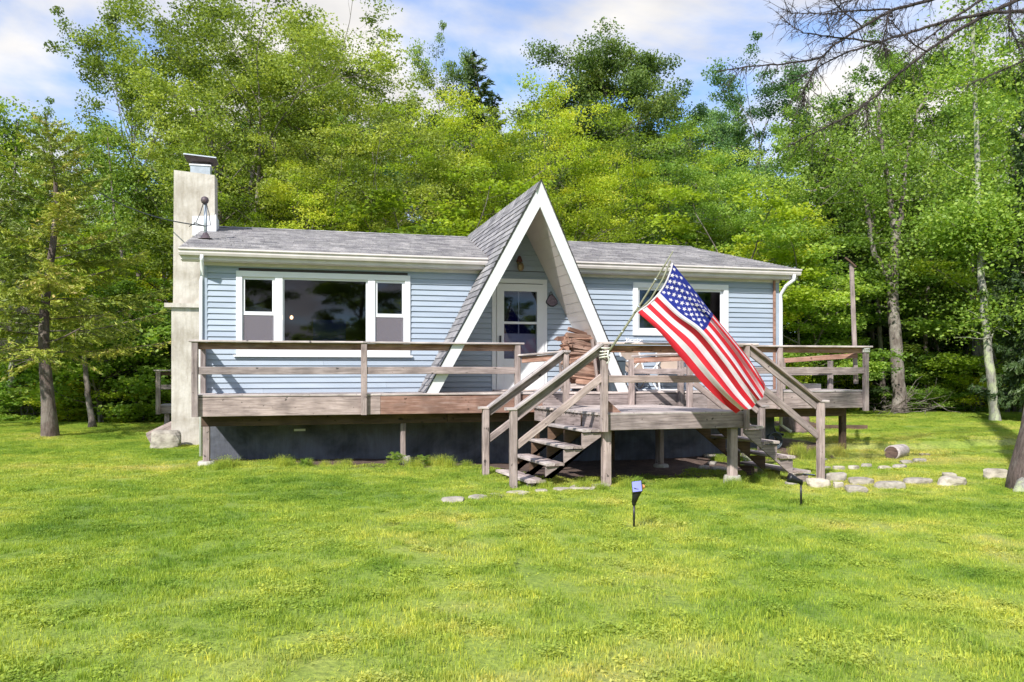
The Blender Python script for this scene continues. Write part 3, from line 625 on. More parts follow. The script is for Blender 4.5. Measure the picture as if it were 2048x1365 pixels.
# chimney
ch=box('chimney',-.93,-.03,4.3,5.1,-1.45,1.72,'stucco',house)
poly('upper_stack',[(-.90,4.32,1.81),(-.06,4.32,1.81),(-.06,5.08,1.81),(-.90,5.08,1.81),(-.885,4.33,4.62),(-.075,4.33,4.56),(-.075,5.07,4.62),(-.885,5.07,4.68)],BF,M['stucco'],ch)
box('chimney_ledge',-1.06,-.02,4.22,5.14,1.722,1.808,'stucco',ch)
poly('flashing',[(-.52,4.30,3.25),(-.04,4.30,3.25),(-.04,4.30,3.69),(-.52,4.30,3.66),(-.52,4.315,3.25),(-.04,4.315,3.25),(-.04,4.315,3.69),(-.52,4.315,3.66)],[(0,1,2,3),(7,6,5,4),(0,4,5,1),(1,5,6,2),(2,6,7,3),(3,7,4,0)],M['white'],ch)
box('side_flashing',-.06,-.045,4.31,5.1,3.3,3.72,'white',ch)
fl=box('flue',-.58,-.18,4.5,4.9,4.55,4.78,'metal',ch); box('flue_collar',-.60,-.16,4.48,4.92,4.782,4.81,'white',fl); box('spark_screen',-.53,-.22,4.55,4.85,4.812,4.93,'rust',fl)
poly('chimney_cap',[(-.57,4.5,4.87),(-.14,4.5,4.87),(-.14,4.9,4.87),(-.57,4.9,4.87),(-.70,4.38,4.97),(-.05,4.38,4.93),(-.05,5.0,4.93),(-.70,5.0,4.97)],BF,M['rust'],fl)
poly('cap_lid',[(-.71,4.37,4.975),(-.04,4.37,4.935),(-.04,5.01,4.935),(-.71,5.01,4.975),(-.70,4.38,5.0),(-.05,4.38,4.96),(-.05,5.0,4.96),(-.70,5.0,5.0)],BF,M['metal'],fl)
# service mast
mx_,mz0=P(411,478,2.4); mz0=rzf(2.4)
mast=tube('service_mast',[(mx_,2.4,mz0-.03),(mx_,2.4,mz0+.72)],.032,'metal',house); 
lathe('mast_flashing',[(.14,0),(.09,.02),(.05,.10),(.036,.12)],(mx_,2.4,mz0+.015),'rust',mast)
lathe('weatherhead',[(.03,-.02),(.06,.0),(.075,.05),(.06,.10),(.02,.12)],(mx_-.01,2.38,mz0+.70),'rust',mast)
tube('drip_loop',[(mx_-.02,2.33,mz0+.72),(mx_-.08,2.30,mz0+.5),(mx_-.16,2.29,mz0+.30),(mx_-.28,2.28,mz0+.22)],.009,'blacktrim',mast,6)
tube('drip_loop',[(mx_+.01,2.33,mz0+.72),(mx_+.07,2.30,mz0+.5),(mx_+.1,2.29,mz0+.26),(mx_+.0,2.28,mz0+.24),(mx_-.2,2.28,mz0+.30)],.008,'blacktrim',mast,6)
pc0=Vector((mx_-.03,2.36,mz0+.26)); pc1=D(130,335,22.0); pts=[]
for i in range(25):
    t=i/24; p=pc0.lerp(pc1,t); p.z-=.5*4*t*(1-t)*.6; pts.append(p)
tag(tube('power_cable',pts,.012,'blacktrim',None,6),'thin dark service cable running from the roof mast off into the left trees','cable')
# door lantern + plaque
lx,lz=P(1041,530,WY-.12)
t=thing('wall_lantern',(lx,WY-.1,lz),'small brass wall lantern with a dark red top above the front door','wall lamp')
lathe('back_plate',[(.05,0),(.045,.015),(.0,.02)],(lx,WY-.02,lz+.06),'brass',t,12,True,Matrix.Rotation(R(90),4,'X'))
tube('arm',[(lx,WY-.02,lz+.06),(lx,WY-.08,lz+.10),(lx,WY-.13,lz+.07)],.012,'brass',t)
lathe('lamp_glass',[(.035,-.10),(.065,-.06),(.07,0),(.045,.05),(.03,.06)],(lx,WY-.13,lz-.02),'brass',t,8,False)
lathe('lamp_top',[(.065,.0),(.05,.04),(.035,.09),(.0,.12)],(lx-.02,WY-.12,lz+.06),'red',t,10)
sx,sz=P(1103,600,WY-.04)
t=thing('door_plaque',(sx,WY-.03,sz),'small triangular hanging plaque with a dark outline on the siding right of the door','wall sign')
pl=[(-.10,-.03),(-.045,.06),(.0,.10),(.05,.06),(.11,-.02),(.11,-.07),(.03,-.12),(-.03,-.11),(-.10,-.06)]
prism('plaque',[(sx+a,sz+b) for a,b in pl],WY-.045,WY-.028,'plaque',t)
tube('plaque_rim',[(sx+a*1.08,WY-.037,sz+b*1.08) for a,b in pl+[pl[0]]],.008,'blacktrim',t,6); tube('hanger',[(sx-.06,WY-.037,sz+.05),(sx-.01,WY-.03,sz+.17),(sx+.055,WY-.037,sz+.05)],.006,'blacktrim',t,6)

# ------------------------------------------------------------------ MAIN DECK
DL=12.76
deck=thing('deck',(6.3,.5,-.03),'long weathered grey wooden deck with plank railing running along the house front','deck')
yb=0.0; i=0
while yb<1.03:
    y1=min(yb+.138,1.045)
    xsplit=[-.02,3.0+((i*1.7)%2.2),6.4+((i*1.1)%1.9),9.9+((i*.7)%1.3),DL]
    for a,b in zip(xsplit,xsplit[1:]): board('deck_board',(a+.002,(yb+y1)/2-.01,-.02),(b-.002,(yb+y1)/2-.01,-.02),y1-yb-.006,.038,'woodlight',deck)
    yb+=.14;i+=1
for a,b,m in((-.0,2.98,'wood'),(2.984,5.9,'woodred'),(5.904,9.2,'wood'),(9.204,DL-.01,'wood')): board('rim_board',(a,.012,-.205),(b,.012,-.205),.038,.31,m,deck)
board('rim_board',(-.0,.035,-.17),(-.0,1.04,-.17),.038,.25,'wood',deck); board('rim_board',(DL-.02,.035,-.17),(DL-.02,1.04,-.17),.038,.25,'wood',deck)
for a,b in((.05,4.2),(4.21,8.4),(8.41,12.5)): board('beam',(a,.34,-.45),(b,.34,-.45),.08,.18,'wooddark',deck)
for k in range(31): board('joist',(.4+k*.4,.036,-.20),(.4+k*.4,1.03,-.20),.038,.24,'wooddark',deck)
def leg(x,y,ztop,parent,pier=.0,w=.10,m='wood'):
    g=gzf(x,y)
    board('post',(x,y,g-.05+pier),(x,y,ztop),w,w,m,parent,up=(0,1,0),ch=.012)
    if pier:
        lathe('concrete_pier',[(.15,-.15),(.14,pier*.6),(.125,pier)],(x,y,g),'concrete',parent,12,False)
leg(.13,.34,-.54,deck,.07,.11); leg(3.42,.34,-.54,deck,.14,.09); leg(8.35,.34,-.54,deck,0,.1); leg(12.62,.55,-.30,deck,0,.12,'wooddark'); leg(5.9,.34,-.54,deck,0,.09,'wooddark'); leg(10.2,.34,-.54,deck,.08,.1)
def railpost(x,y,z0,z1,parent,w=.09,d=.09,m='wood'): board('rail_post',(x,y,z0),(x,y,z1),w,d,m,parent,up=(0,1,0),ch=.008)
for x in(-.01,2.70,5.42): railpost(x,-.052,-.36,.858,deck,.10,.085)
for x in(7.62,8.62,10.75,12.72): railpost(x,-.052,-.36 if x<12 else -.42,.858 if x>8 else .60,deck,.10,.085)
railpost(.02,.95,0,.855,deck); railpost(12.62,.95,0,.60,deck)
def cap(p0,p1,parent,w=.14,m='woodlight'): board('cap_rail',p0,p1,w,.036,m,parent,ch=.008)
cap((-.10,-.045,.876),(2.68,-.045,.876),deck); cap((2.684,-.045,.876),(5.53,-.045,.876),deck); cap((8.5,-.045,.872),(12.84,-.045,.872),deck)
cap((0.0,.03,.874),(0.0,1.02,.874),deck,.12)
for a,b in((-.05,2.69),(2.71,5.46)): board('upper_rail',(a,.009,.80),(b,.009,.80),.036,.11,'woodred',deck)
board('upper_rail',(8.58,.009,.80),(12.7,.009,.80),.036,.11,'woodred',deck)
for a,b in((.042,2.648),(2.752,5.37),(8.672,10.698),(10.802,12.668)): board('mid_rail',(a,-.055,.395),(b,-.055,.395),.036,.125,'wood',deck)
board('side_rail',(0.0,.02,.80),(0.0,.90,.80),.036,.09,'woodred',deck); board('side_rail',(0.0,.02,.40),(0.0,.90,.40),.036,.12,'wood',deck)
board('back_rail',(12.66,.12,.70),(11.5,.98,.60),.036,.10,'woodred',deck); board('back_rail',(12.66,.12,.36),(11.5,.98,.34),.036,.10,'wood',deck); railpost(11.5,.99,0,.66,deck,.08,.08)
# tall lamp post at deck's right end
tx_,tz_=P(1708,735,.25)
tp=thing('lantern_post',(tx_,.25,0),'tall thin wooden post with a slanted arm at the right end of the deck','post')
pt0=P(1712,735,.25); pt1=P(1703,528,.25)
board('post',(pt0[0],.25,.12),(pt1[0],.25,pt1[1]),.085,.05,'wood',tp,up=(0,1,0)); a0=P(1690,516,.2); a1=P(1711,534,.2)
board('arm',(a0[0],.19,a0[1]),(a1[0],.19,a1[1]),.035,.035,'wooddark',tp)
# landing
lnd=thing('landing_platform',(7.1,-1.3,-.3),'square lower wooden landing projecting from the deck in front of the entry','deck landing')
def lxs(y): return 6.02+(-.30)*(y+2.65)/2.65
yb=-2.69;i=0
while yb<-.05:
    xo=lxs(yb+.07); board('deck_board',(xo-.02,yb+.07,-.262),(xo+2.39,yb+.07,-.262),.134,.038,'woodlight',lnd); yb+=.1395;i+=1
board('rim_board',(6.06,-2.665,-.395),(8.42,-2.665,-.395),.038,.225,'wood',lnd)
board('rim_board',(6.04,-2.64,-.395),(5.76,-.03,-.395),.038,.225,'wood',lnd); board('rim_board',(8.41,-2.64,-.395),(8.13,-.03,-.395),.038,.225,'wood',lnd)
for k in range(1,6): board('joist',(6.04+.39*k,-2.64,-.39),(5.75+.39*k,-.03,-.39),.038,.2,'wooddark',lnd)
leg(6.13,-2.56,-.51,lnd,0,.13); leg(8.27,-2.56,-.51,lnd,.15,.13); leg(7.1,-.35,-.51,lnd,.0,.1,'wooddark'); leg(8.1,-.3,-.51,lnd,.06,.09)
railpost(6.03,-2.735,-.52,.79,lnd,.10,.10); railpost(8.42,-2.735,-.52,.79,lnd,.07,.09)
railpost(5.92,-1.27,-.36,.70,lnd,.09,.09); railpost(8.22,-1.2,-.36,.70,lnd,.09,.09)
cap((5.94,-2.72,.808),(8.60,-2.72,.808),lnd,.15)
board('upper_rail',(6.09,-2.675,.725),(8.5,-2.675,.725),.036,.11,'woodred',lnd); board('mid_rail',(6.085,-2.735,.27),(8.40,-2.735,.27),.036,.11,'wood',lnd)
cap((5.46,-.05,.665),(5.93,-1.34,.715),lnd,.12); board('side_rail',(5.50,-.09,.585),(5.90,-1.22,.63),.036,.11,'woodred',lnd)
cap((7.66,-.05,.66),(8.24,-1.28,.70),lnd,.12); board('side_rail',(7.66,-.10,.58),(8.2,-1.15,.62),.036,.10,'woodred',lnd); board('side_rail',(7.66,-.10,.38),(8.2,-1.15,.38),.036,.10,'wood',lnd)
poly('corner_brace',[(6.10,-2.6,-.24),(6.10,-2.6,-.02),(6.36,-2.6,-.24),(6.10,-2.57,-.24),(6.10,-2.57,-.02),(6.36,-2.57,-.24)],[(0,1,2),(5,4,3),(0,3,4,1),(1,4,5,2),(2,5,3,0)],M['woodred'],lnd)
# stairs
def stairs(label,s,xt_f,xt_b,yf,ybk):
    st=thing('staircase',(xt_f+s*.7,(yf+ybk)/2,-1.4),label,'stairs','wooden stairs on the landing sides')
    xt=xt_f; rise=.245; run=.285
    def X(k,y): # x of the k-th nosing foot
        f=(y-yf)/(ybk-yf); return (xt_f*(1-f)+xt_b*f)+s*run*k
    for y in(yf+.03,(yf+ybk)/2,ybk-.03):
        pts=[(X(0,y)-s*.0,-.30)]
        for k in range(4):
            pts.append((X(k,y)+s*.02,-.30-rise*k)); pts.append((X(k,y)+s*.02,-.30-rise*(k+1)))
            if k<3: pass
        pts.append((X(4,y)+s*.02,-.30-rise*4)); g=gzf(X(4,y),y)-.04; pts.append((X(4,y)+s*.02,g)); pts.append((X(3.75,y),g)); pts.append((X(0,y),-.60))
        # remove the duplicate collinear first
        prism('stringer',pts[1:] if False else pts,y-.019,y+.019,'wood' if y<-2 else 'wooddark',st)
    for k in range(1,5):
        zt=-.28-rise*k+.02; xa=(X(k-1,yf)+s*(-.0),X(k-1,ybk)); 
        x0f,x0b=X(k-1,yf)+s*.03,X(k-1,ybk)+s*.03
        for q,(w0,w1) in enumerate(((0,.142),(.148,.295))):
            c=(w0+w1)/2
            board('tread',(x0f+s*c,yf-.035,zt),(x0b+s*c,ybk+.03,zt),w1-w0,.042,'woodlight' if q else 'wood',st,ch=.008)
    # posts and rails
    def rail(y,xb,ztop_post,x_top,z_top,zb_cap,mm,lo):
        g=gzf(xb,y); board('newel_post',(xb,y,g-.06),(xb,y,zb_cap-.02),.105,.105,'wood',st,up=(0,1,0),ch=.01)
        board('newel_cap',(xb+s*.12,y,zb_cap),(xb-s*.04,y,zb_cap),.13,.04,'woodlight',st)
        board('handrail',(xb-s*.03,y,zb_cap+.005),(x_top,y,z_top),.14,.04,mm,st)
        dz=.09; d=Vector((x_top-xb,0,z_top-zb_cap)).normalized()
        board('under_rail',(xb-s*.05,y+.03,zb_cap-.085),(x_top+s*.0,y+.03,z_top-.085),.036,.11,'wood',st)
        board('lower_rail',(xb-s*.045,y-.0,lo[0]),(x_top+s*.0,y-.0,lo[1]),.036,.11,'wood',st)
    return st,rail
st,rail=stairs('left flight of open wooden steps going down to the lawn, below the entry door',-1,6.02,5.90,-2.65,-1.27)
rail(-2.735,4.62,0,5.99,.80,-.16,'woodlight',(-.70,.30)); rail(-1.27,4.55,0,5.87,.72,-.21,'woodlight',(-.72,.20))
st,rail=stairs('right flight of open wooden steps going down towards the stones, behind the flag',1,8.44,8.27,-2.65,-1.25)
rail(-2.735,9.76,0,8.46,.80,-.10,'wood',(-.66,.30)); rail(-1.25,9.60,0,8.28,.72,-.24,'wood',(-.75,.18))

# ------------------------------------------------------------------ FLAG
pole0=D(1212,712,12.35); pole1=D(1346,503,11.9)
fp=thing('flagpole',pole0,'thin greenish pole tied at a slant to the landing corner post','flagpole')
pp=[pole0.lerp(pole1,t)+Vector((0,0,-.03*math.sin(t*math.pi))) for t in np.linspace(0,1,9)]
tube('pole',pp,[.019,.019,.018,.018,.017,.016,.015,.013,.010],'bamboo',fp)
for q in(2,4,6): lathe('pole_ring',[(.021,-.012),(.025,0),(.021,.012)],pp[q],'metal',fp,10,True,(pole1-pole0).to_track_quat('Z','Y').to_matrix().to_4x4())
tube('flag_sleeve_cord',[D(1341,522,11.9),D(1325,560,11.9),D(1302,598,11.95),D(1283,617,12.0),D(1268,626,12.05)],.014,'bamboo',fp)
rp=thing('rope_knot',(6.03,-2.8,.68),'knotted pale rope lashing the pole to the landing corner post','rope')
for j in range(4):
    z0=.74-.05*j; tube('rope_turn',[(6.03+.075*math.cos(a)*1.0,-2.75+.09*math.sin(a),z0+.012*math.sin(a*1+j)) for a in np.linspace(0,6.28,11)],.012,'rope',rp,6)
tube('rope_end',[(6.05,-2.85,.70),(6.03,-2.87,.62),(6.06,-2.86,.55),(6.02,-2.86,.5)],.012,'rope',rp,6)
t=thing('rope_wrap',(12.72,-.1,.83),'small pale rope wrap on the right end post of the deck','rope')
for j in range(3): tube('rope_turn',[(12.72+.07*math.cos(a),-.055+.065*math.sin(a),.83-.03*j) for a in np.linspace(0,6.28,9)],.012,'rope',t,6)
# cloth surface: control grid (hoist s 0..1 down, fly t 0..1) given by photo outline and depth
ctl_top=[(1345,527,11.88),(1385,575,11.9),(1422,622,11.98),(1468,680,12.0),(1500,722,12.05),(1530,765,12.15)]
ctl_mid=[(1322,582,11.9),(1362,622,11.72),(1405,655,11.66),(1452,713,11.70),(1490,765,11.80),(1518,800,11.9)]
ctl_bot=[(1275,625,12.02),(1318,664,11.9),(1357,712,11.82),(1399,762,11.78),(1437,798,11.82),(1472,825,11.9)]
def interp(c,t):
    n=len(c)-1; x=t*n; i=min(int(x),n-1); f=x-i
    p=[np.array(c[max(min(j,n),0)],float) for j in(i-1,i,i+1,i+2)]
    return .5*((2*p[1])+(-p[0]+p[2])*f+(2*p[0]-5*p[1]+4*p[2]-p[3])*f*f+(-p[0]+3*p[1]-3*p[2]+p[3])*f**3)
def flag_pt(s,t,off=0):
    a,b,c=interp(ctl_top,t),interp(ctl_mid,t),interp(ctl_bot,t)
    u=a*(1-s)*(1-2*s)+b*4*s*(1-s)+c*s*(2*s-1)
    # ripples in depth (folds running along the fly)
    amp=.022+.085*t
    dd=u[2]+amp*math.sin(s*17+t*2.2+1)+amp*.5*math.sin(s*31-t*3)+.03*math.sin(t*9+s*4)*t
    return D(u[0],u[1]+3.0*math.sin(s*17+t*2)*t+4*math.sin(t*6.5+s*2)*t*(1-.4*s),dd)
def flag_n(s,t):
    e=.01; a=flag_pt(min(s+e,1),t)-flag_pt(max(s-e,0),t); b=flag_pt(s,min(t+e,1))-flag_pt(s,max(t-e,0)); return a.cross(b).normalized()
flag=thing('flag',D(1345,527,11.88),'American flag with stars and stripes drooping from the slanted pole over the railing','flag')
def cloth_part(name,s0,s1,t0,t1,ns,nt_,m):
    vs=[];fs=[]
    for i in range(ns+1):
        for j in range(nt_+1): vs.append(flag_pt(s0+(s1-s0)*i/ns,t0+(t1-t0)*j/nt_))
    W=nt_+1
    for i in range(ns):
        for j in range(nt_): fs.append((i*W+j,i*W+j+1,(i+1)*W+j+1,(i+1)*W+j))
    return poly(name,vs,fs,M[m],flag,True)
CF=.42
for k in range(13):
    cloth_part('stripe',k/13,(k+1)/13,CF if k<7 else 0,1,4,44,'fred' if k%2==0 else 'fwhite')
cloth_part('canton',0,7/13,0,CF,24,24,'fblue')
for row in range(9):
    for c in range(6 if row%2==0 else 5):
        s=(row+1)/10*(7/13); t=((c*2+1) if row%2==0 else (c*2+2))/12*CF
        o_=flag_pt(s,t); e=.01; es=(flag_pt(s+e,t)-flag_pt(s-e,t)).normalized(); et=(flag_pt(s,t+e)-flag_pt(s,t-e)).normalized(); n_=es.cross(et).normalized(); et=n_.cross(es)
        vs=[]
        for q in range(10):
            rr=.036 if q%2==0 else .015; a=math.pi+math.pi*q/5; vs.append(o_+es*rr*math.cos(a)+et*rr*math.sin(a))
        v2=[v+n_*.004 for v in vs]+[v-n_*.004 for v in vs]
        poly('star',v2,[tuple(range(10)),tuple(range(19,9,-1))]+[(i,(i+1)%10,10+(i+1)%10,10+i) for i in range(10)],M['fwhite'],flag)
hem=[flag_pt(s,0) for s in np.linspace(0,1,12)]; tube('hoist_band',hem,.014,'fwhite',flag,6)

# ------------------------------------------------------------------ DECK OBJECTS
# firewood rack and logs
rk=thing('firewood_rack',(6.9,.45,0),'low wooden firewood rack with leaning uprights on the deck beside the door','firewood rack')
board('rack_base',(6.45,.33,.10),(7.3,.33,.10),.04,.09,'woodlight',rk); board('rack_base',(6.45,.72,.10),(7.3,.72,.10),.04,.09,'wood',rk)
for y in(.33,.72):
    board('rack_upright',(7.06,y-.14 if y<.5 else y+.1,.0),(6.93,y-.14 if y<.5 else y+.1,.98),.045,.07,'wood',rk,up=(0,1,0)); board('rack_upright',(6.52,y,.0),(6.48,y,.55),.045,.07,'wood',rk,up=(0,1,0))
    
rn=random.Random(21)
def firelog(c,L_,w_,h_,yaw,tilt,label,m='split'):
    n=rn.choice((3,4,5)); prof=[]
    for k in range(n):
        a=2*math.pi*k/n+rn.uniform(-.3,.3); prof.append((math.cos(a)*w_/2*rn.uniform(.8,1.15),math.sin(a)*h_/2*rn.uniform(.8,1.15)))
    vs=[];seg=3
    for i in range(seg+1):
        x=-L_/2+L_*i/seg; j=(rn.uniform(-.006,.006),rn.uniform(-.006,.006)); vs+=[(x,p+j[0],q+j[1]) for p,q in prof]
    fs=[tuple(range(n-1,-1,-1)),tuple(range(seg*n,(seg+1)*n))]
    for i in range(seg):
        for k in range(n): fs.append((i*n+k,i*n+(k+1)%n,(i+1)*n+(k+1)%n,(i+1)*n+k))
    me=mesh('firewood_log',vs,fs,M[m]); fixn(me)
    return tag(obj('firewood_log',me,None,Matrix.Translation(c)@Matrix.Rotation(yaw,4,'Z')@Matrix.Rotation(tilt,4,'Y')),label,'log','split firewood logs stacked on the porch rack')
for row in range(15):
    z=.185+row*.066
    if row>13: break
    for y in(.29,.43,.57,.71):
        if row>11 and y>.6: continue
        xc=6.86-.010*row+rn.uniform(-.03,.03)
        firelog((xc+rn.uniform(-.04,.04),y+rn.uniform(-.02,.02),z+rn.uniform(-.01,.01)),.47+rn.uniform(-.09,.08),.12+rn.uniform(-.02,.02),.09+rn.uniform(-.015,.02),rn.uniform(-.14,.14),rn.uniform(-.07,.09)+.06,'split log among the stacked firewood beside the entry door')
    if row in(3,5,7,9,10,11):
        for y in(.33,.5): firelog((6.47+rn.uniform(-.02,.02),y,z+.02),.13 if row<9 else .28,.10,.10,math.pi/2+rn.uniform(-.5,.5),.0,'split log turned end out at the left side of the firewood stack')
firelog((6.76,.42,1.125),.46,.12,.09,.1,.28,'topmost split log lying tilted on the firewood stack')
firelog((6.44,.45,1.0),.36,.13,.12,.5,-.12,'dark red split log poking out at the upper left of the firewood stack','woodred')
# dark bin
t=thing('storage_bin',(7.45,.35,0),'dark slate plastic bin right of the firewood on the deck','bin')
poly('bin_body',[(7.33,.2,.0),(7.57,.2,.0),(7.57,.5,.0),(7.33,.5,.0),(7.30,.17,.58),(7.60,.17,.58),(7.60,.53,.58),(7.30,.53,.58)],BF,M['slate'],t); 
poly('bin_lid',[(7.28,.15,.582),(7.62,.15,.582),(7.62,.55,.582),(7.28,.55,.582),(7.34,.21,.66),(7.56,.21,.66),(7.56,.49,.66),(7.34,.49,.66)],BF,M['slate'],t)
# chairs
def chair(x,y,rz,label,fab):
    t=bpy.data.objects.new('patio_chair',None); Mx=Matrix.Translation((x,y,0))@Matrix.Rotation(rz,4,'Z'); link(t,None,Mx); tag(t,label,'chair')
    def tb(nm,pts,r_): 
        vs,fs=tube_geo(pts,[r_]*len(pts),8); me=mesh(nm,vs,fs,M['white'],True); fixn(me); obj(nm,me,t,Mx)
    for sx_ in(-.26,.26):
        tb('leg',[(sx_,-.25,0),(sx_,.15,.40),(sx_,.30,.78)],.016); tb('leg',[(sx_,.28,0),(sx_,-.05,.38),(sx_,-.28,.56)],.016); tb('armrest',[(sx_,-.3,.56),(sx_,.0,.58),(sx_,.22,.57)],.02)
    tb('cross_bar',[(-.26,-.24,.02),(.26,-.24,.02)],.013); tb('top_bar',[(-.26,.30,.78),(.26,.30,.78)],.016)
    def sheet(nm,pts,th):
        V=[];n=len(pts)
        for (yy,zz) in pts: V+=[(-.24,yy,zz),(.24,yy,zz),(.24,yy,zz-th),(-.24,yy,zz-th)]
        fs=[(0,1,2,3),(4*n-1,4*n-2,4*n-3,4*n-4)]
        for i in range(n-1):
            for k in range(4): fs.append((4*i+k,4*i+(k+1)%4,4*i+4+(k+1)%4,4*i+4+k))
        me=mesh(nm,V,fs,M[fab],False); fixn(me); obj(nm,me,t,Mx)
    sheet('seat',[(-.26,.40),(-.1,.37),(.12,.385)],.02); sheet('backrest',[(.14,.39),(.20,.52),(.255,.66),(.29,.77)],.02)
chair(8.05,.55,.35,'white framed patio chair with tan sling seat behind the landing rail','tan')
chair(8.75,.60,-.3,'white framed patio chair with tan sling seat half hidden by the flag','tan')
t=thing('footstool',(7.72,.45,0),'low blue topped stool behind the landing rail','stool'); 
box('seat',7.52,7.92,.28,.62,.16,.24,'bluefab',t)
for x in(7.55,7.89):
    for y in(.31,.59): tube('leg',[(x,y,0),(x,y,.16)],.015,'blacktrim',t)
# cut out word on rail
tc_=bpy.data.curves.new('word_curve','FONT'); tc_.body='Vacation'; tc_.size=.105; tc_.extrude=.008; tc_.shear=.2; tc_.space_character=.95
to=bpy.data.objects.new('word_sign_text',tc_); COL.objects.link(to); dg=bpy.context.evaluated_depsgraph_get(); dg.update(); me=bpy.data.meshes.new_from_object(to.evaluated_get(dg)); COL.objects.unlink(to); bpy.data.objects.remove(to)
me.materials.clear(); me.materials.append(M['white']); wx,wz=P(1251,688,-2.72)
wo=thing('word_sign',(wx,-2.70,.828),'small white cut-out word sign standing on the landing top rail left of the flag','sign')
xs_=[v.co.x for v in me.vertices]; sc_=.275/(max(xs_)-min(xs_)); obj('lettering',me,wo,Matrix.Translation((wx,-2.70,.836))@Matrix.Rotation(R(90),4,'X')@Matrix.Diagonal((sc_,.062/.08*1.0,1,1)))
box('sign_base',wx-.01,wx+.29,-2.715,-2.685,.8275,.836,'white',wo)
# weathered block on the deck right
bx_,bz_=P(1620,772,.3)
def rock(name,c,sx_,sy_,sz_,seed,m,label=None,cat=None,group=None,rz=0,sub=2,flat=.75):
    import bmesh
    bm=bmesh.new(); bmesh.ops.create_icosphere(bm,subdivisions=sub,radius=1); r_=random.Random(seed); ph=[(r_.uniform(-1,1),r_.uniform(-1,1),r_.uniform(-1,1),r_.uniform(0,6)) for _ in range(5)]
    for v in bm.verts:
        p=v.co.copy()
        q=Vector([math.copysign(abs(a)**.62,a) for a in p])*.86
        d=1+sum(.07*math.sin(3.1*(p.x*a+p.y*b+p.z*c_)+e_) for a,b,c_,e_ in ph)+r_.uniform(-.03,.03)
        q*=d; q.z=min(q.z,flat+.06*p.x*ph[0][0]); v.co=Vector((q.x*sx_/2,q.y*sy_/2,q.z*sz_/2))
    me=bpy.data.meshes.new(name); bm.to_mesh(me); bm.free(); me.materials.append(M[m])
    o=obj(name,me,None,Matrix.Translation(c)@Matrix.Rotation(rz,4,'Z')); return tag(o,label,cat,group)
board_=board('wood_block',(bx_-.2,.3,.06),(bx_+.2,.3,.065),.16,.12,'woodlight'); tag(board_,'short weathered wood block lying on the right end of the deck','wood block')

# ------------------------------------------------------------------ REAR LEFT PORCH, RAMP
p0=D(317,740,22); PX,PY=p0.x,p0.y
pd=thing('rear_porch',(PX+1,PY+.5,-1.2),'small rear wooden porch with railing seen left of the chimney','porch')
pz=-.55
for k in range(8): board('deck_board',(PX,PY+.05+.14*k,pz),(PX+2.2,PY+.05+.14*k,pz),.13,.036,'woodlight',pd)
board('rim_board',(PX,PY-.02,pz-.11),(PX+2.2,PY-.02,pz-.11),.036,.19,'wood',pd); board('rim_board',(PX-.02,PY,pz-.11),(PX-.02,PY+1.1,pz-.11),.036,.19,'wood',pd)
for x,y in((PX,PY-.06),(PX+.55,PY+.9),(PX+1.6,PY-.06)): railpost(x,y,pz-.22,.37,pd,.11,.09)
cap((PX-.1,PY-.06,.39),(PX+2.2,PY-.06,.39),pd); board('mid_rail',(PX+.06,PY-.06,-.05),(PX+2.2,PY-.06,-.05),.036,.12,'wood',pd); board('upper_rail',(PX,PY-.01,.31),(PX+2.2,PY-.01,.31),.036,.10,'wooddark',pd)
for x,y in((PX+.2,PY+.1),(PX+.7,PY+.8),(PX+1.9,PY+.1)): leg(x,y,pz-.2,pd,0,.13)
rmp=thing('ramp',(PX-.2,PY-1.3,-1.2),'sloping grey plank ramp beside the chimney foot','ramp')
ra=D(293,868,17.9); rb=D(362,836,18.1)
for k in range(5): board('plank',ra+Vector((0,.14*k,0)),rb+Vector((0,.14*k,0)),.13,.04,'wood',rmp)
board('side_board',ra+Vector((.05,-.08,-.12)),rb+Vector((0,-.08,-.12)),.04,.22,'wood',rmp)
g=G(325,898); rock('boulder',(g.x,g.y+.2,g.z+.16),.72,.5,.52,3,'stone','large split grey boulder at the foot of the ramp left of the chimney','boulder',sub=3)

# ------------------------------------------------------------------ STONES, LOG, LIGHTS
big=[(1635,974,48,18,'flat pale angular stone at the foot of the right stairs'),(1671,963,48,20,'long blocky stone just right of the stair foot post'),(1676,976,26,11,'small white stone wedged below the blocky stone by the stairs'),
(1722,968,54,14,'long grey flat stone in the stone edging, third from the stairs'),(1713,984,46,14,'white pointed flat stone lying forward of the edging'),(1780,977,60,15,'wide pale flat stone in the middle of the edging'),
(1836,968,58,13,'thin grey stone right of the middle of the edging'),(1904,972,62,20,'thick rounded pale stone with dark underside near the right tree'),(1898,957,34,10,'small peaked stone behind the thick rounded stone'),
(1992,958,54,22,'large white stone leaning against the foot of the right edge tree')]
for i,(u,v,wp,hp,lb) in enumerate(big):
    g=G(u,v); dep=(g.x-CAM.x)*sY+(g.y-CAM.y)*cY; W=wp/F*dep; H_=max(hp/F*dep*1.5,.15)
    rock('edging_stone',(g.x,g.y,g.z+H_*.24),W,W*.6,H_,i+50,'stone',lb,'stone','pale field stones edging the lawn right of the stairs',rz=-R(YAW)+random.Random(i).uniform(-.25,.25),sub=3)
row2=[(1650,941,30,10),(1678,940,24,7),(1708,939,30,9),(1732,935,26,8),(1768,939,34,9),(1800,937,36,10),(1812,928,36,9),(1838,926,34,11),(1850,912,28,6)]
for i,(u,v,wp,hp) in enumerate(row2):
    g=G(u,v); dep=(g.x-CAM.x)*sY+(g.y-CAM.y)*cY; W=wp/F*dep; H_=max(hp/F*dep*1.5,.13)
    rock('edging_stone',(g.x,g.y,g.z+H_*.16),W,W*.6,H_,i+80,'stone','low half sunk stone in the back row running from the stairs to the log','stone','half sunk stones of the back row by the log',rz=random.Random(i).uniform(-.4,.4))
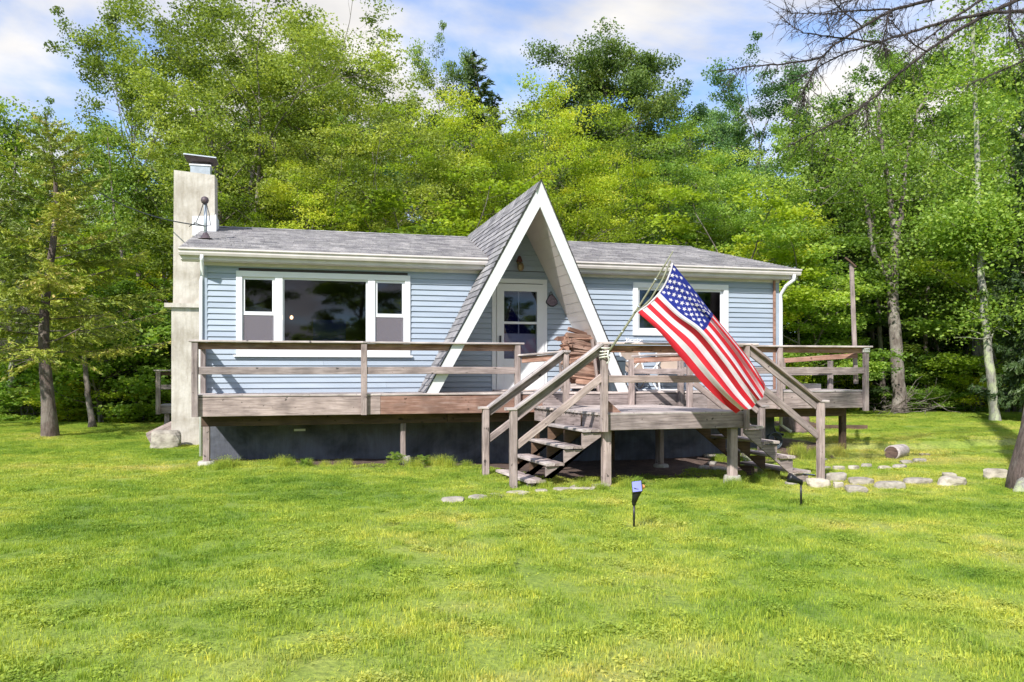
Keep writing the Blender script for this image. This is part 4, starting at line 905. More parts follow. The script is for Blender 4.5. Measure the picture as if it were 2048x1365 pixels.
ms=[(1645,897,22,9,'small pale stone behind the stair foot post'),(1584,955,28,16,'grey stone under the right stairs'),(1582,970,28,12,'pale stone below the grey one under the right stairs'),(1418,914,34,9,'pale stone in the grass under the landing'),(1424,929,28,11,'rounded stone under the landing nearer the lawn'),(1442,941,44,12,'dark flat stone beside the landing leg'),(1408,938,26,12,'dark rounded stone left of the flat one under the landing')]
for i,(u,v,wp,hp,lb) in enumerate(ms):
    g=G(u,v); dep=(g.x-CAM.x)*sY+(g.y-CAM.y)*cY; W=wp/F*dep; H_=hp/F*dep
    rock('loose_stone',(g.x,g.y,g.z+H_*.2),W,W*.7,H_,i+120,'stone',lb,'stone',rz=i)
pth=[(905,1002,44,6),(956,997,40,6),(993,994,34,6),(1037,989,44,8),(1083,985,26,5),(1125,981,30,6),(1169,977,54,8),(1206,973,24,5)]
for i,(u,v,wp,hp) in enumerate(pth):
    g=G(u,v); dep=(g.x-CAM.x)*sY+(g.y-CAM.y)*cY; W=wp/F*dep
    rock('path_stone',(g.x,g.y,g.z+.012),W*1.25,W*1.1,.08,i+150,'stone','flat pale stone sunk in the grass before the left stairs','stone','flat path stones in front of the left stairs',rz=i*.7)
# log
g0=G(1783,920); g1=G(1838,907); g0.z+=.14; g1.z=g0.z
lg=thing('fallen_log',(g0+g1)/2,'short weathered cut log lying on the grass above the stones','log')
dv=(g1-g0).normalized(); e1=g0+dv*.78
vs,fs=tube_geo([g0.lerp(e1,t) for t in(0,.15,.4,.7,.9,1)],[.145,.15,.146,.14,.13,.10],14)
poly('trunk_piece',vs,fs,M['woodlight'],lg,True); 
Rz=dv.to_track_quat('Z','Y').to_matrix().to_4x4(); lathe('cut_end',[(.13,0),(.128,-.012),(.06,-.004)],g0,'logend',lg,14,False,Rz)
# solar spot lights
def solar(u,v,dep_h,yaw,label,tilt,pan):
    g=G(u,v); Mx=Matrix.Translation(g)@Matrix.Rotation(yaw,4,'Z')@Matrix.Scale(dep_h,4); t=bpy.data.objects.new('solar_spotlight',None); link(t,None,Mx); tag(t,label,'garden light')
    def put(nm,vs,fs,m,sm=False): me=mesh(nm,vs,fs,M[m],sm); fixn(me); return obj(nm,me,t,Mx)
    vs,fs=tube_geo([(0,0,-.05),(0,0,.30)],[.012,.014],10); put('stake',vs,fs,'blacktrim',True)
    vs,fs=tube_geo([(0,0,.27),(0,0,.30),(0,0,.33)],[.022,.026,.02],10); put('collar',vs,fs,'blacktrim',True)
    hd=Vector(tilt); vs,fs=tube_geo([Vector((0,0,.30)),Vector((0,0,.30))+hd*.06,Vector((0,0,.30))+hd*.15,Vector((0,0,.30))+hd*.17],[.028,.038,.06,.062],14); put('lamp_head',vs,fs,'blacktrim',True)
    c=Vector(pan[0]); n=Vector(pan[1]).normalized(); a=Vector((1,0,0)); a=(a-n*a.dot(n)).normalized(); b=n.cross(a); q=[c+a*i*.058+b*j*.072 for i,j in((-1,-1),(1,-1),(1,1),(-1,1))]
    put('panel_frame',[x-n*.012 for x in q]+[x for x in q],BF,'blacktrim'); q2=[c+a*i*.052+b*j*.066 for i,j in((-1,-1),(1,-1),(1,1),(-1,1))]; put('solar_panel',[x+n*.0005 for x in q2]+[x+n*.003 for x in q2],BF,'bluepanel')
    return t,put
t,put=solar(1268,1057,.95,-R(YAW),'black solar spotlight with a blue panel standing in the lawn before the landing',(.25,0,.97),((.03,-.03,.49),(-.25,-.72,.55)))
vs,fs=tube_geo([(.08,.04,.47),(.12,.07,.475)],[.03,.026],10); put('lens',vs,fs,'orange')
t,put=solar(1602,1012,1.05,-R(YAW),'black solar spotlight turned sideways beside the flat stones at the right stairs',(-.92,0,.35),((.10,.0,.40),(.1,.1,1)))
# hose, gravel timbers behind right corner
hx,hz=P(1549,868,.7)
hs=thing('garden_hose',(hx,.7,gzf(hx,.7)),'coiled dark hose on the ground behind the right stairs','hose')
for j in range(5): tube('hose_coil',[(hx+.16*math.cos(a),.75+.05*math.sin(a)*1.0,gzf(hx,.7)+.17+.14*math.sin(a)+.0) for a in np.linspace(0,6.283,15)] if False else [(hx+(.17-.012*j)*math.cos(a),.68+.035*j,gzf(hx,.7)+.18+(.17-.012*j)*math.sin(a)) for a in np.linspace(0,6.283,19)],.014,'slate',hs,6)
g=G(1592,866); rock('boulder',(g.x,g.y,g.z+.22),.75,.6,.75,8,'pinkstone','rounded pinkish boulder on the lawn behind the right stairs','boulder',sub=3)
ga,gb=G(1640,858),G(1700,860); tag(board('edging_timber',ga+Vector((-.4,0,.05)),gb+Vector((.5,0,.05)),.12,.12,'wooddark'),'dark timber edging the gravel strip behind the right stairs','timber')

# ------------------------------------------------------------------ TREES
class Geo:
    def __init__(s): s.v=[];s.f=[];s.n=0
    def tube(s,pts,rs,sides=6):
        v,f=tube_geo(pts,rs,sides,False); s.v+=[tuple(x) for x in v]; s.f+=[tuple(i+s.n for i in q) for q in f]; s.n+=len(v)
def leafmesh(name,C,rng,size,m,tint_c,up=.5,elong=1.0):
    """C: leaf centres (n,3); builds one bent diamond (2 tris) per leaf"""
    n=len(C); a=rng.normal(0,1,(n,3)); a[:,2]*=.55; a/=np.linalg.norm(a,axis=1)[:,None]
    b=rng.normal(0,1,(n,3)); b[:,2]*=.8; b-=a*(a*b).sum(1)[:,None]; b/=np.linalg.norm(b,axis=1)[:,None]
    sz=size*rng.uniform(.6,1.35,n)[:,None]; nn=np.cross(a,b)
    p0=C-a*sz*.6*elong; p2=C+a*sz*.6*elong; p1=C+b*sz*.42+nn*sz*.12; p3=C-b*sz*.42+nn*sz*.12
    V=np.stack([p0,p1,p2,p3],1).reshape(-1,3); i=np.arange(n)[:,None]*4
    T=np.concatenate([i+np.array([[0,1,2]]),i+np.array([[0,2,3]])],1).reshape(-1,3)
    tt=np.clip(tint_c+rng.normal(0,.10,n),0,1); return rawmesh(name,V,T,m,np.repeat(tt,2),3)
def curve_pts(p0,d,L_,n,rng,wob=.12,lift=0.0):
    pts=[Vector(p0)]; d=Vector(d).normalized()
    for i in range(n):
        d=(d+Vector(rng.normal(0,wob,3))+Vector((0,0,lift))).normalized(); pts.append(pts[-1]+d*(L_/n))
    return pts
def deciduous(seed,H,cb,cr,tr,nl,leafn,lsize,lm,bm_,prof='round',stems=1,lean=(0,0),clus=.42,flat=.5,sub=5,fork=None):
    """H height, cb crown base (0..1), cr crown radius"""
    rng=np.random.default_rng(seed); g=Geo(); cents=[];tn=[]
    for s_ in range(stems):
        base=Vector((0,0,-.15)) if stems==1 else Vector((rng.uniform(-.35,.35),rng.uniform(-.2,.2),-.15))
        sp=Vector((lean[0],lean[1],0)) if stems==1 else Vector((math.cos(6.28*s_/stems+1)*.17,math.sin(6.28*s_/stems+1)*.17,0))
        Hs=H*(1 if s_==0 else rng.uniform(.8,.97)); n=12; tp=[]; wx=rng.normal(0,.03,2); 
        for i in range(n+1):
            t=i/n; tp.append(base+Vector((sp.x*Hs*t+wx[0]*Hs*math.sin(t*4),sp.y*Hs*t+wx[1]*Hs*math.sin(t*5),Hs*t)))
        rs=[tr*(1.35 if i==0 else 1.08 if i==1 else 1)*(1-.93*(i/n)**1.1)/(1 if stems==1 else 1.2)+.008 for i in range(n+1)]; g.tube(tp,rs,10)
        for l in range(nl//stems):
            t=cb+(1-cb)*((l+.5)/(nl//stems))**.9; x=t*n; i=min(int(x),n-1); p=tp[i].lerp(tp[i+1],x-i)
            q=(t-cb)/(1-cb)
            R_= {'round':math.sqrt(max(0,1-.66*(2*q-.8)**2)),'tall':(1-q)**.6*.95+.12,'umbrella':.5+.7*q if q<.75 else 1.1-(q-.75)*1.6,'wide':1-.55*q**2}[prof]
            az=l*2.4+rng.uniform(-.4,.4)+s_; el=rng.uniform(.15,.55)+(.45 if prof=='round' else .7)*q; Lb=cr*R_*rng.uniform(.72,1.12)/max(math.cos(el),.45)*.95
            bp=curve_pts(p,(math.cos(az)*math.cos(el),math.sin(az)*math.cos(el),math.sin(el)),Lb,6,rng,.13,-.02); r0=max(rs[i]*.42,.02); g.tube(bp,[r0*(1-.85*k/6)+.004 for k in range(7)],5)
            bt=rng.uniform(.1,.9)
            for k in range(sub):
                u=.3+.7*(k+rng.random())/sub; j=min(int(u*6),5); p2=bp[j].lerp(bp[j+1],u*6-j); az2=az+rng.choice([-1,1])*rng.uniform(.4,1.2); el2=el*rng.uniform(-.1,.9)
                L2=Lb*.42*(1.2-u*.5); sp_=curve_pts(p2,(math.cos(az2)*math.cos(el2),math.sin(az2)*math.cos(el2),math.sin(el2)),L2,3,rng,.15,.01); g.tube(sp_,[r0*.28,r0*.2,r0*.12,.004],4)
                for c in (sp_[2:] if k<sub-1 else sp_[2:]+[bp[6]]):
                    cents.append(c); tn.append(np.clip(bt+rng.normal(0,.14),.03,.97))
        for c in (tp[-1],tp[-1],tp[-2],tp[-2],tp[-3]): cents.append(c+Vector(rng.normal(0,.12,3))); tn.append(rng.uniform(.2,.8))
    Cc=np.array([tuple(c) for c in cents]); tn=np.array(tn); m=len(Cc); per=max(1,leafn//m)
    # each cluster carries a few tiers of leaves
    k=np.repeat(np.arange(m),per); off=rng.normal(0,1,(len(k),3)); off*=(rng.random(len(k))**.45*1.75/np.linalg.norm(off,axis=1))[:,None]; off*=np.array([clus,clus,clus*flat]); off+=rng.normal(0,.05,off.shape); shr=rng.uniform(.5,1.3,m)[k][:,None]
    C=Cc[k]+off*shr
    return g,leafmesh('crown',C,rng,lsize,M[lm],tn[k]),bm_
def conifer(seed,H,cr,tr,nw,lm,bm_,dense=1.0,cb=.12,droop=.3,deadlow=0,sp=.16):
    rng=np.random.default_rng(seed); g=Geo(); n=10; tp=[Vector((0.02*H*math.sin(i*.9+seed),0.015*H*math.sin(i*.7),H*i/n-.15*(i==0))) for i in range(n+1)]; rs=[tr*(1.3 if i==0 else 1)*(1-.95*i/n)+.006 for i in range(n+1)]; g.tube(tp,rs,10)
    A=[];Bv=[];tn=[];D_=[]
    for l in range(nw):
        t=cb+(1-cb)*(l/nw); x=t*n; i=min(int(x),n-1); p=tp[i].lerp(tp[i+1],x-i); q=(t-cb)/(1-cb); Lb=cr*((1-q)**.75)*rng.uniform(.6,1.15)+.12; az=l*2.4+rng.uniform(-.5,.5); el=.15-droop*(1-q)+.6*q*q
        bp=curve_pts(p,(math.cos(az)*math.cos(el),math.sin(az)*math.cos(el),math.sin(el)),Lb,6,rng,.07,.045); g.tube(bp,[max(.012,rs[i]*.2)*(1-.85*k/6)+.002 for k in range(7)],4)
        dead=q<deadlow and rng.random()<.75; bt=rng.uniform(.2,.8)
        m=int(Lb*26*dense)
        for k in range(m):
            u=(k+rng.random())/m*.88+.12; j=min(int(u*6),5); p2=bp[j].lerp(bp[j+1],u*6-j); d=(bp[j+1]-bp[j]).normalized(); side=rng.choice([-1,1]); tw=(d*.7+d.cross(Vector((0,0,1)))*side*rng.uniform(.4,1.2)+Vector((0,0,-rng.uniform(.05,.7)))).normalized()
            Lt=Lb*.28*(1.15-u)*rng.uniform(.6,1.3)+.10; 
            if dead:
                if rng.random()<.6: g.tube([p2,p2+tw*Lt*.5,p2+tw*Lt+Vector((0,0,-.03))],[.005,.004,.002],3)
                if rng.random()<.55: continue
            ns=max(2,int(Lt/.06))
            for s_ in range(ns): A.append(tuple(p2+tw*(Lt*(s_+.5)/ns))); Bv.append(tuple(tw)); tn.append(bt); D_.append(dead)
    A=np.array(A);Bv=np.array(Bv); rep=4; A=np.repeat(A,rep,0);Bv=np.repeat(Bv,rep,0);tn=np.repeat(np.array(tn),rep); nA=len(A)
    A+=rng.normal(0,.025,(nA,3)); a=Bv+rng.normal(0,.55,(nA,3)); a/=np.linalg.norm(a,axis=1)[:,None]; b=rng.normal(0,1,(nA,3)); b-=a*(a*b).sum(1)[:,None]; b/=np.linalg.norm(b,axis=1)[:,None]
    sz=sp*.5*rng.uniform(.6,1.3,nA)[:,None]; V=np.stack([A-a*sz,A+b*sz*.22,A+a*sz,A-b*sz*.22],1).reshape(-1,3); i=np.arange(nA)[:,None]*4
    T=np.concatenate([i+np.array([[0,1,2]]),i+np.array([[0,2,3]])],1).reshape(-1,3)
    cm=rawmesh('crown',V,T,M[lm],np.repeat(np.clip(tn+rng.normal(0,.15,nA),0,1),2),3); return g,cm,bm_
def finish(res,name='trunk'):
    g,cm,bm_=res; tm=mesh('trunk',g.v,g.f,M[bm_],True); return tm,cm
def place(protos,x,y,sc,rz,name,label,cat,group=None,sx=1.0,leafmat=None,tilt=(0,0)):
    tm,cm=protos; Mx=Matrix.Translation((x,y,gzf(x,y)))@Matrix.Rotation(tilt[0],4,'X')@Matrix.Rotation(tilt[1],4,'Y')@Matrix.Rotation(rz,4,'Z')@Matrix.Diagonal((sc*sx,sc*sx,sc,1))
    e_=bpy.data.objects.new(name,None); link(e_,None,Mx); tag(e_,label,cat,group)
    link(bpy.data.objects.new('trunk',tm),e_,Mx)
    if cm is not None:
        c=bpy.data.objects.new('crown',cm); link(c,e_,Mx)
        if leafmat: c.material_slots[0].link='OBJECT'; c.material_slots[0].material=M[leafmat]
    return e_
PR={}
PR['dense']=finish(deciduous(1,12,.22,3.6,.20,34,66000,.095,'leaf_mid','bark','round',sub=6,clus=.40))
PR['airy']=finish(deciduous(2,12,.30,3.8,.16,26,40000,.09,'leaf_olive','bark','wide',sub=5,clus=.34))
PR['locust']=finish(deciduous(3,9,.18,3.6,.15,30,66000,.085,'leaf_bright','bark','umbrella',sub=6,clus=.46,flat=.36))
PR['tall']=finish(deciduous(4,15,.25,3.0,.18,36,46000,.09,'leaf_mid','barkbirch','tall',sub=5,clus=.34))
PR['under']=finish(deciduous(5,5,.12,2.3,.06,22,34000,.082,'leaf_fresh','bark','wide',stems=3,sub=4,clus=.34,flat=.3))
PR['shrub']=finish(deciduous(6,2.2,.04,1.4,.03,18,8000,.09,'leaf_mid','bark','round',stems=3,sub=3,clus=.28,flat=.45))
PR['spruce']=finish(conifer(7,12,2.3,.16,110,'needledark','barkspruce',.8,.06,.3,0,.20))
PR['multi']=finish(deciduous(8,15.5,.36,4.6,.20,60,110000,.09,'leaf_olive','bark','wide',stems=4,sub=6,clus=.42,flat=.5))
PR['maple']=finish(deciduous(9,14,.22,4.0,.2,60,115000,.10,'leaf_deep','bark','round',sub=6,clus=.46,flat=.45))
PR['olivespruce']=finish(conifer(10,8.6,3.1,.17,60,'needle','barkspruce',.55,.24,.16,.22,.15))
def hgt(dep,v_top,gy=-1.3): return (HOR-v_top)/F*dep+CAM.z-gy
HT={}
for k_,(t_,c_) in PR.items():
    co=np.empty(len(c_.vertices)*3,np.float32); c_.vertices.foreach_get('co',co); HT[k_]=float(np.percentile(co[2::3],99.3)); print('HT',k_,HT[k_],np.percentile(np.hypot(co[0::3],co[1::3]),90))
def tree(kind,u,dep,vtop,label,cat='tree',group=None,sx=1.0,rz=None,leafmat=None,name=None,tilt=(0,0)):
    p=D(u,HOR,dep); h=hgt(dep,vtop); sc=h/HT[kind]
    return place(PR[kind],p.x,p.y,sc,(u*.37 if rz is None else rz),name or {'spruce':'spruce_tree','olivespruce':'spruce_tree','shrub':'shrub','under':'young_tree'}.get(kind,'leafy_tree'),label,cat,group,sx/ (sc**.35) if sc>1 else sx,leafmat,tilt)
# --- left side
tree('olivespruce',98,19.6,270,'olive green spruce with a thick bare lower trunk standing in the left lawn',rz=2.2,sx=1.1)
tree('olivespruce',-18,23,330,'spruce at the left frame edge with grey dead lower twigs',rz=.4,sx=1.1)
tree('multi',520,30,-45,'tall multi stemmed olive tree rising behind the chimney roof',sx=1.05,rz=.5)
tree('airy',270,33,45,'tall airy yellow green tree leaning over the blue sky at upper left',sx=.78,rz=1.0)
tree('airy',150,38,250,'thin crowned tree below the left cloud gap',sx=.7,rz=2.6,leafmat='leaf_mid')
tree('dense',-70,31,190,'bright green tree at the left frame edge behind the spruce',leafmat='leaf_mid',sx=.75)
tree('airy',350,40,110,'tree behind the chimney filling in left of the multi stemmed tree',rz=4)
tree('airy',330,30,330,'bushy tree directly left of the chimney',sx=1.2,rz=2,leafmat='leaf_mid')
tree('under',205,27,560,'young bright tree in the left wood edge right of the spruce trunk',sx=1.4)
tree('under',320,27.5,600,'young leafy tree in the shade left of the porch railing',sx=1.4,leafmat='leaf_mid')
tree('under',90,29,480,'young yellow green tree behind the spruce trunk',sx=1.5,leafmat='leaf_bright')
tree('under',-10,28,560,'young tree at the left frame edge of the wood',sx=1.3)
tree('under',270,31,470,'yellow green young tree above the shaded gap left of the chimney',sx=1.6,leafmat='leaf_bright')
tree('multi',625,34,75,'loose crowned tree with feathery top right of the multi stemmed tree',sx=.75,rz=2.1)
# --- middle
tree('locust',640,27,330,'low spreading bright tree behind the left roof ridge',rz=1)
tree('locust',790,28,235,'spreading feathery tree behind the roof left of the A-frame',sx=1.1,rz=2,leafmat='leaf_olive')
tree('airy',890,37,110,'small crowned maple top poking up left of the little spruce',sx=.55,leafmat='leaf_mid')
tree('spruce',953,35,158,'small dark pointed spruce top above the feathery trees',sx=1.35)
tree('locust',930,29,235,'broad bright tree behind the A-frame ridge on the left',rz=3)
tree('locust',1040,30,205,'bright feathery tree straight behind the A-frame peak',rz=4,sx=.9)
tree('maple',1208,38,112,'large round crowned dark green maple standing above the others',sx=.82,rz=1)
tree('locust',1130,28,315,'low bright spreading tree right of the A-frame peak',rz=5)
tree('locust',1265,28.5,300,'low bright tree beneath the round crowned maple',rz=.3,sx=1.1)
tree('locust',1400,29,300,'paler green spreading tree behind the right roof ridge',rz=1.4,leafmat='leaf_fresh')
tree('airy',1390,40,195,'thin blue green tree top right of the round maple',leafmat='leaf_blue',sx=.8)
tree('airy',1520,38,150,'thin blue green tree with a ragged top under the bare branch tip',leafmat='leaf_blue',sx=.85,rz=2.2)
tree('locust',1530,28.5,340,'fresh green spreading tree above the right gutter end',rz=2.4,leafmat='leaf_fresh')
tree('under',1600,26.5,470,'fresh green young tree beside the right downpipe',sx=1.3,rz=1)
tree('under',1470,27,430,'leafy young tree behind the right roof slope',sx=1.3,leafmat='leaf_bright')
tree('under',830,27,400,'young bright tree behind the left roof near the A-frame',sx=1.5,leafmat='leaf_bright')
# --- right
tree('spruce',1655,31,330,'dark dense spruce behind the tall deck post',sx=1.25)
tree('spruce',1700,36,240,'dark spruce in the shade behind the forked tree',sx=1.1,rz=2)
tree('airy',1620,36,200,'sparse tree crown left of the forked tree',leafmat='leaf_fresh',sx=.8,rz=3)
tree('tall',1830,36,120,'slender tall tree with two straight upper stems above the forked tree',sx=.9,leafmat='leaf_fresh',rz=.2)
tree('airy',1905,34,90,'airy bright tree between the forked tree and the pale trunk',leafmat='leaf_fresh',rz=1.2)
tree('dense',2040,30,150,'dense bright tree at the right frame edge',leafmat='leaf_fresh',rz=2,sx=.8)
tree('spruce',2060,24,80,'dark hemlock with hanging boughs at the upper right corner',sx=.6,rz=.6)
tree('under',1880,31,430,'young tree with light leaves right of the forked tree trunk',sx=1.4)
tree('under',2020,27.5,520,'young tree with bright layered leaves at the right edge of the wood',sx=1.4,leafmat='leaf_bright')
tree('under',1770,34,420,'young tree in the shade behind the forked trunk',sx=1.4,leafmat='leaf_deep')
tree('under',1650,29,560,'layered light green young tree behind the deck end',sx=1.2)
# special near trunks (birch at 1988 and forked maple at 1800)
def custom_tree(name,label,cat,paths,barkm,leafn,lsize,lm,seed,cl=.35,boughs=0,cat2=None):
    rng=np.random.default_rng(seed); base=Vector(paths[0][0][0]); e_=thing(name,base,label,cat); cents=[]
    for pi,(pts,r0,r1) in enumerate(paths):
        pts=[Vector(p) for p in pts]; sm=[]
        for i in range(len(pts)-1):
            for k in range(4): sm.append(pts[i].lerp(pts[i+1],k/4)+Vector(rng.normal(0,.02,3))*(0 if i==0 and k==0 else 1))
        sm.append(pts[-1]); n=len(sm); rs=[r0+(r1-r0)*(i/(n-1))**.8 for i in range(n)]
        if pi==0: rs[0]*=1.5; rs[1]*=1.12
        tube('trunk' if pi==0 else 'limb',sm,rs,barkm,e_,10)
        L_=(pts[-1]-pts[0]).length
        for k in range(boughs):
            u=.45+.55*rng.random() if pi==0 else .2+.8*rng.random(); j=min(int(u*(n-1)),n-2); p=sm[j]; az=rng.uniform(0,6.28); bl=rng.uniform(.6,2.0)*(1.2-u*.6)
            bp=curve_pts(p,(math.cos(az),math.sin(az),rng.uniform(-.1,.8)),bl,4,rng,.15,0); tube('bough',bp,[rs[j]*.3+.008,.015,.010,.006,.003],barkm,e_,5)
            for c in bp[1:]:
                if c.z>2.0 or rng.random()<.3: cents.append(tuple(c))
    if leafn and cents:
        Cc=np.array(cents); k=rng.integers(0,len(Cc),leafn); C=Cc[k]+rng.normal(0,1,(leafn,3))*np.array([cl,cl,cl*.45]); tn=rng.uniform(.2,.8,len(Cc))[k]
        link(bpy.data.objects.new('crown',leafmesh('crown',C,rng,lsize,M[lm],tn)),e_,Matrix.Identity(4))
    return e_
dm=27.5; 
def DD(u,v,dd=0): return tuple(D(u,v,dm+dd))
g=D(1801,832,dm); 
custom_tree('forked_tree','grey trunk forking into bare upright limbs at the right edge of the lawn','tree',
 [([DD(1802,836),DD(1797,740),DD(1789,650),DD(1785,585),DD(1788,520),DD(1792,460)],.23,.15),
  ([DD(1784,575),DD(1768,540),DD(1745,500),DD(1740,450),DD(1730,400),DD(1712,350),DD(1700,300)],.12,.04),
  ([DD(1792,462),DD(1782,420),DD(1776,370),DD(1768,320),DD(1760,260),DD(1757,200)],.12,.04),
  ([DD(1792,462),DD(1803,430),DD(1806,390),DD(1815,300),DD(1838,220),DD(1880,150)],.10,.03),
  ([DD(1730,395),DD(1705,380),DD(1680,372),DD(1650,375),DD(1620,383)],.05,.02),([DD(1712,345),DD(1690,325),DD(1655,310),DD(1610,300)],.04,.015)],'bark',9000,.095,'leaf_mid',31,.5,9)
dm=24.3
custom_tree('pale_tree','pale lichen spotted straight trunk standing in the grass at the far right','tree',
 [([DD(1990,854),DD(1984,780),DD(1976,700),DD(1968,620),DD(1962,500),DD(1957,400),DD(1952,250),DD(1948,120),DD(1945,20)],.155,.05),
  ([DD(1975,690),DD(1990,660),DD(2020,640),DD(2050,620)],.03,.012),([DD(1962,500),DD(1940,470),DD(1918,450)],.04,.015)],'barkbirch',19000,.09,'leaf_fresh',32,.5,26)
dm=28.5
custom_tree('slender_tree','second slimmer trunk just left of the pale trunk in shade','tree',[([DD(1953,833),DD(1951,740),DD(1948,650),DD(1944,560),DD(1940,450)],.13,.08)],'bark',2800,.09,'leaf_mid',33,.5,6)
dm=22.5
custom_tree('leaning_sapling','thin leaning bare sapling trunk left of the chimney behind the lawn','tree',[([DD(185,856),DD(178,800),DD(171,750),DD(166,690),DD(160,620)],.085,.05)],'bark',3400,.09,'needle',34,.4,6)
dm=26
custom_tree('thin_pale_tree','thin pale trunk near the left frame edge','tree',[([DD(22,775),DD(26,700),DD(24,640),DD(22,560),DD(20,480)],.09,.05)],'barkbirch',3400,.09,'leaf_mid',35,.4,6)
# thin woodland trunks
rng=np.random.default_rng(77)
tg=Geo(); tg.tube([Vector((0,0,-.1)),Vector((.05,0,2)),Vector((-.05,.08,4)),Vector((.1,.0,6.5)),Vector((.0,.1,9))],[.11,.085,.075,.055,.02],7)
for k in range(9):
    z=rng.uniform(2.0,8.5); az=rng.uniform(0,6.28); tg.tube(curve_pts((0,0,z),(math.cos(az),math.sin(az),.3),rng.uniform(.5,1.4),4,rng,.2),[.018,.013,.009,.006,.003],4)
thin=mesh('trunk',tg.v,tg.f,M['bark'],True)
C=np.clip(rng.normal(0,.8,(3200,3)),-1.5,1.5)*np.array([.7,.7,1.5])+np.array([0,0,7.2]); thinc=leafmesh('crown',C,rng,.085,M['leaf_mid'],rng.uniform(.2,.8,3200))
for k in range(54):
    u=rng.choice([rng.uniform(1600,2080),rng.uniform(1700,2060),rng.uniform(-30,330)]); dep=rng.uniform(28,44); p=D(u,HOR,dep)
    place((thin,thinc),p.x,p.y,rng.uniform(.8,1.25),rng.uniform(0,6.28),'woodland_tree','thin dark trunk in the shaded woods '+('left of the chimney' if u<400 else 'right of the deck'),'tree','thin trunks '+('left of the chimney' if u<400 else 'right of the deck'),sx=rng.uniform(.6,1.1),tilt=(rng.normal(0,.04),rng.normal(0,.05)))
# background rows
kinds=['dense','airy','tall','spruce','dense','airy']; lms=['leaf_mid','leaf_fresh','leaf_mid','leaf_blue','leaf_deep']
for k in range(58):
    u=-160+2380*(k/57)+rng.uniform(-20,20); dep=rng.uniform(42,62); v=rng.uniform(230,400) if 260<u<1500 else rng.uniform(400,520) if u>1500 else rng.uniform(420,540)
    if u<330: v=rng.uniform(470,560)
    kd=kinds[k%6]; p=D(u,HOR,dep)
    tree(kd,u,dep,v,'tree in the deep woods behind the front rows '+('on the left' if u<400 else 'above the roof' if u<1550 else 'on the right'),'tree','deep woods trees '+('on the left' if u<400 else 'above the roof' if u<1550 else 'on the right'),rz=rng.uniform(0,6),leafmat=None if kd=='spruce' else lms[k%5])
# understory shrubs closing the wood edge
for k in range(70):
    u=rng.choice([rng.uniform(-60,340),rng.uniform(1580,2100),rng.uniform(1580,2100),rng.uniform(300,1600)]); dep=rng.uniform(29,38) if u>1560 else rng.uniform(25.5,36); v=rng.uniform(690,775) if u>1560 else rng.uniform(650,760) 
    tree('shrub',u,dep,v,'low leafy shrub in the understory '+('behind the left lawn' if u<345 else 'hidden low behind the house' if u<1560 else 'along the right wood edge'),'shrub','low shrubs '+('behind the left lawn' if u<345 else 'behind the house' if u<1560 else 'along the right wood edge'),sx=rng.uniform(1,1.6),rz=rng.uniform(0,6),leafmat=['leaf_mid','leaf_fresh','leaf_bright','leaf_deep'][k%4])
for i,(x,y,h_,lb) in enumerate(((1.7,-.15,.05,'small broadleaf weed growing in front of the lit end of the foundation'),(3.25,.1,.085,'leafy weed beside the middle deck post pier'),(3.75,.05,.07,'wispy weed right of the middle deck post'),(6.6,-2.75,.06,'low weed between the left steps and the landing leg'),(8.75,-2.6,.06,'weed growing behind the concrete landing pier'))):
    place(PR['shrub'],x,y,h_,i*1.3,'weed_plant',lb,'weed',leafmat='leaf_fresh')
for k in range(16):
    u=rng.choice([rng.uniform(-60,300),rng.uniform(1830,2080)]); 
    tree('shrub',u,rng.uniform(25.5,27.5) if u<400 else rng.uniform(27.5,29),rng.uniform(755,790),'sunlit knee high bush at the mown edge '+('behind the left lawn' if u<400 else 'behind the pale trunk'),'shrub','sunlit bushes '+('behind the left lawn' if u<400 else 'behind the pale trunk'),sx=rng.uniform(1.3,2.2),rz=rng.uniform(0,6),leafmat=['leaf_fresh','leaf_bright'][k%2])
# trees behind the photographer (seen in the window reflections)
for k,(x,y) in enumerate(((-10,-46),(-2,-50),(7,-48),(16,-52),(26,-49),(-20,-52),(36,-52))):
    place(PR['dense'],x,y,1.1,k,'leafy_tree','tree standing across the yard behind the viewpoint','tree','trees behind the viewpoint')
# far-off wood mass
pts=[];rf=np.random.default_rng(3)
for k in range(420):
    a=rf.uniform(0,2*np.pi); rr=rf.uniform(66,120); pts.append((CAM.x+math.cos(a)*rr,CAM.y+math.sin(a)*rr))
pts=np.array(pts); prox=[bpy.data.objects.new('far_crown',PR[k][1]) for k in('dense','airy','tall')]
tag(instancer('far_woods',np.stack([pts[:,0],pts[:,1],gz(pts[:,0],pts[:,1])-5.0],-1),rf.uniform(.75,1.0,len(pts)),rf.uniform(0,6.28,len(pts)),rf.integers(0,3,len(pts)),prox),'far-off wood mass closing the view behind all trees','woods',kind='stuff')

# brush pile
rb_=np.random.default_rng(8); bgm=Geo()
for k in range(50):
    p=D(rb_.uniform(1745,1870),0,27.2+rb_.uniform(-.6,.6)); p.z=gzf(p.x,p.y)+rb_.uniform(.02,.5); az=rb_.uniform(0,6.28); bgm.tube(curve_pts(p,(math.cos(az),math.sin(az),rb_.uniform(-.15,.5)),rb_.uniform(.5,1.6),4,rb_,.2),[.012,.01,.008,.005,.003],4)
cc=D(1805,0,27.2); bo=obj('brush_pile',mesh('brush_pile',[Vector(v)-cc for v in bgm.v],bgm.f,M['bark']),None,Matrix.Translation(cc)); tag(bo,'tangled pile of dead twigs at the foot of the forked tree','brush pile',kind='stuff')
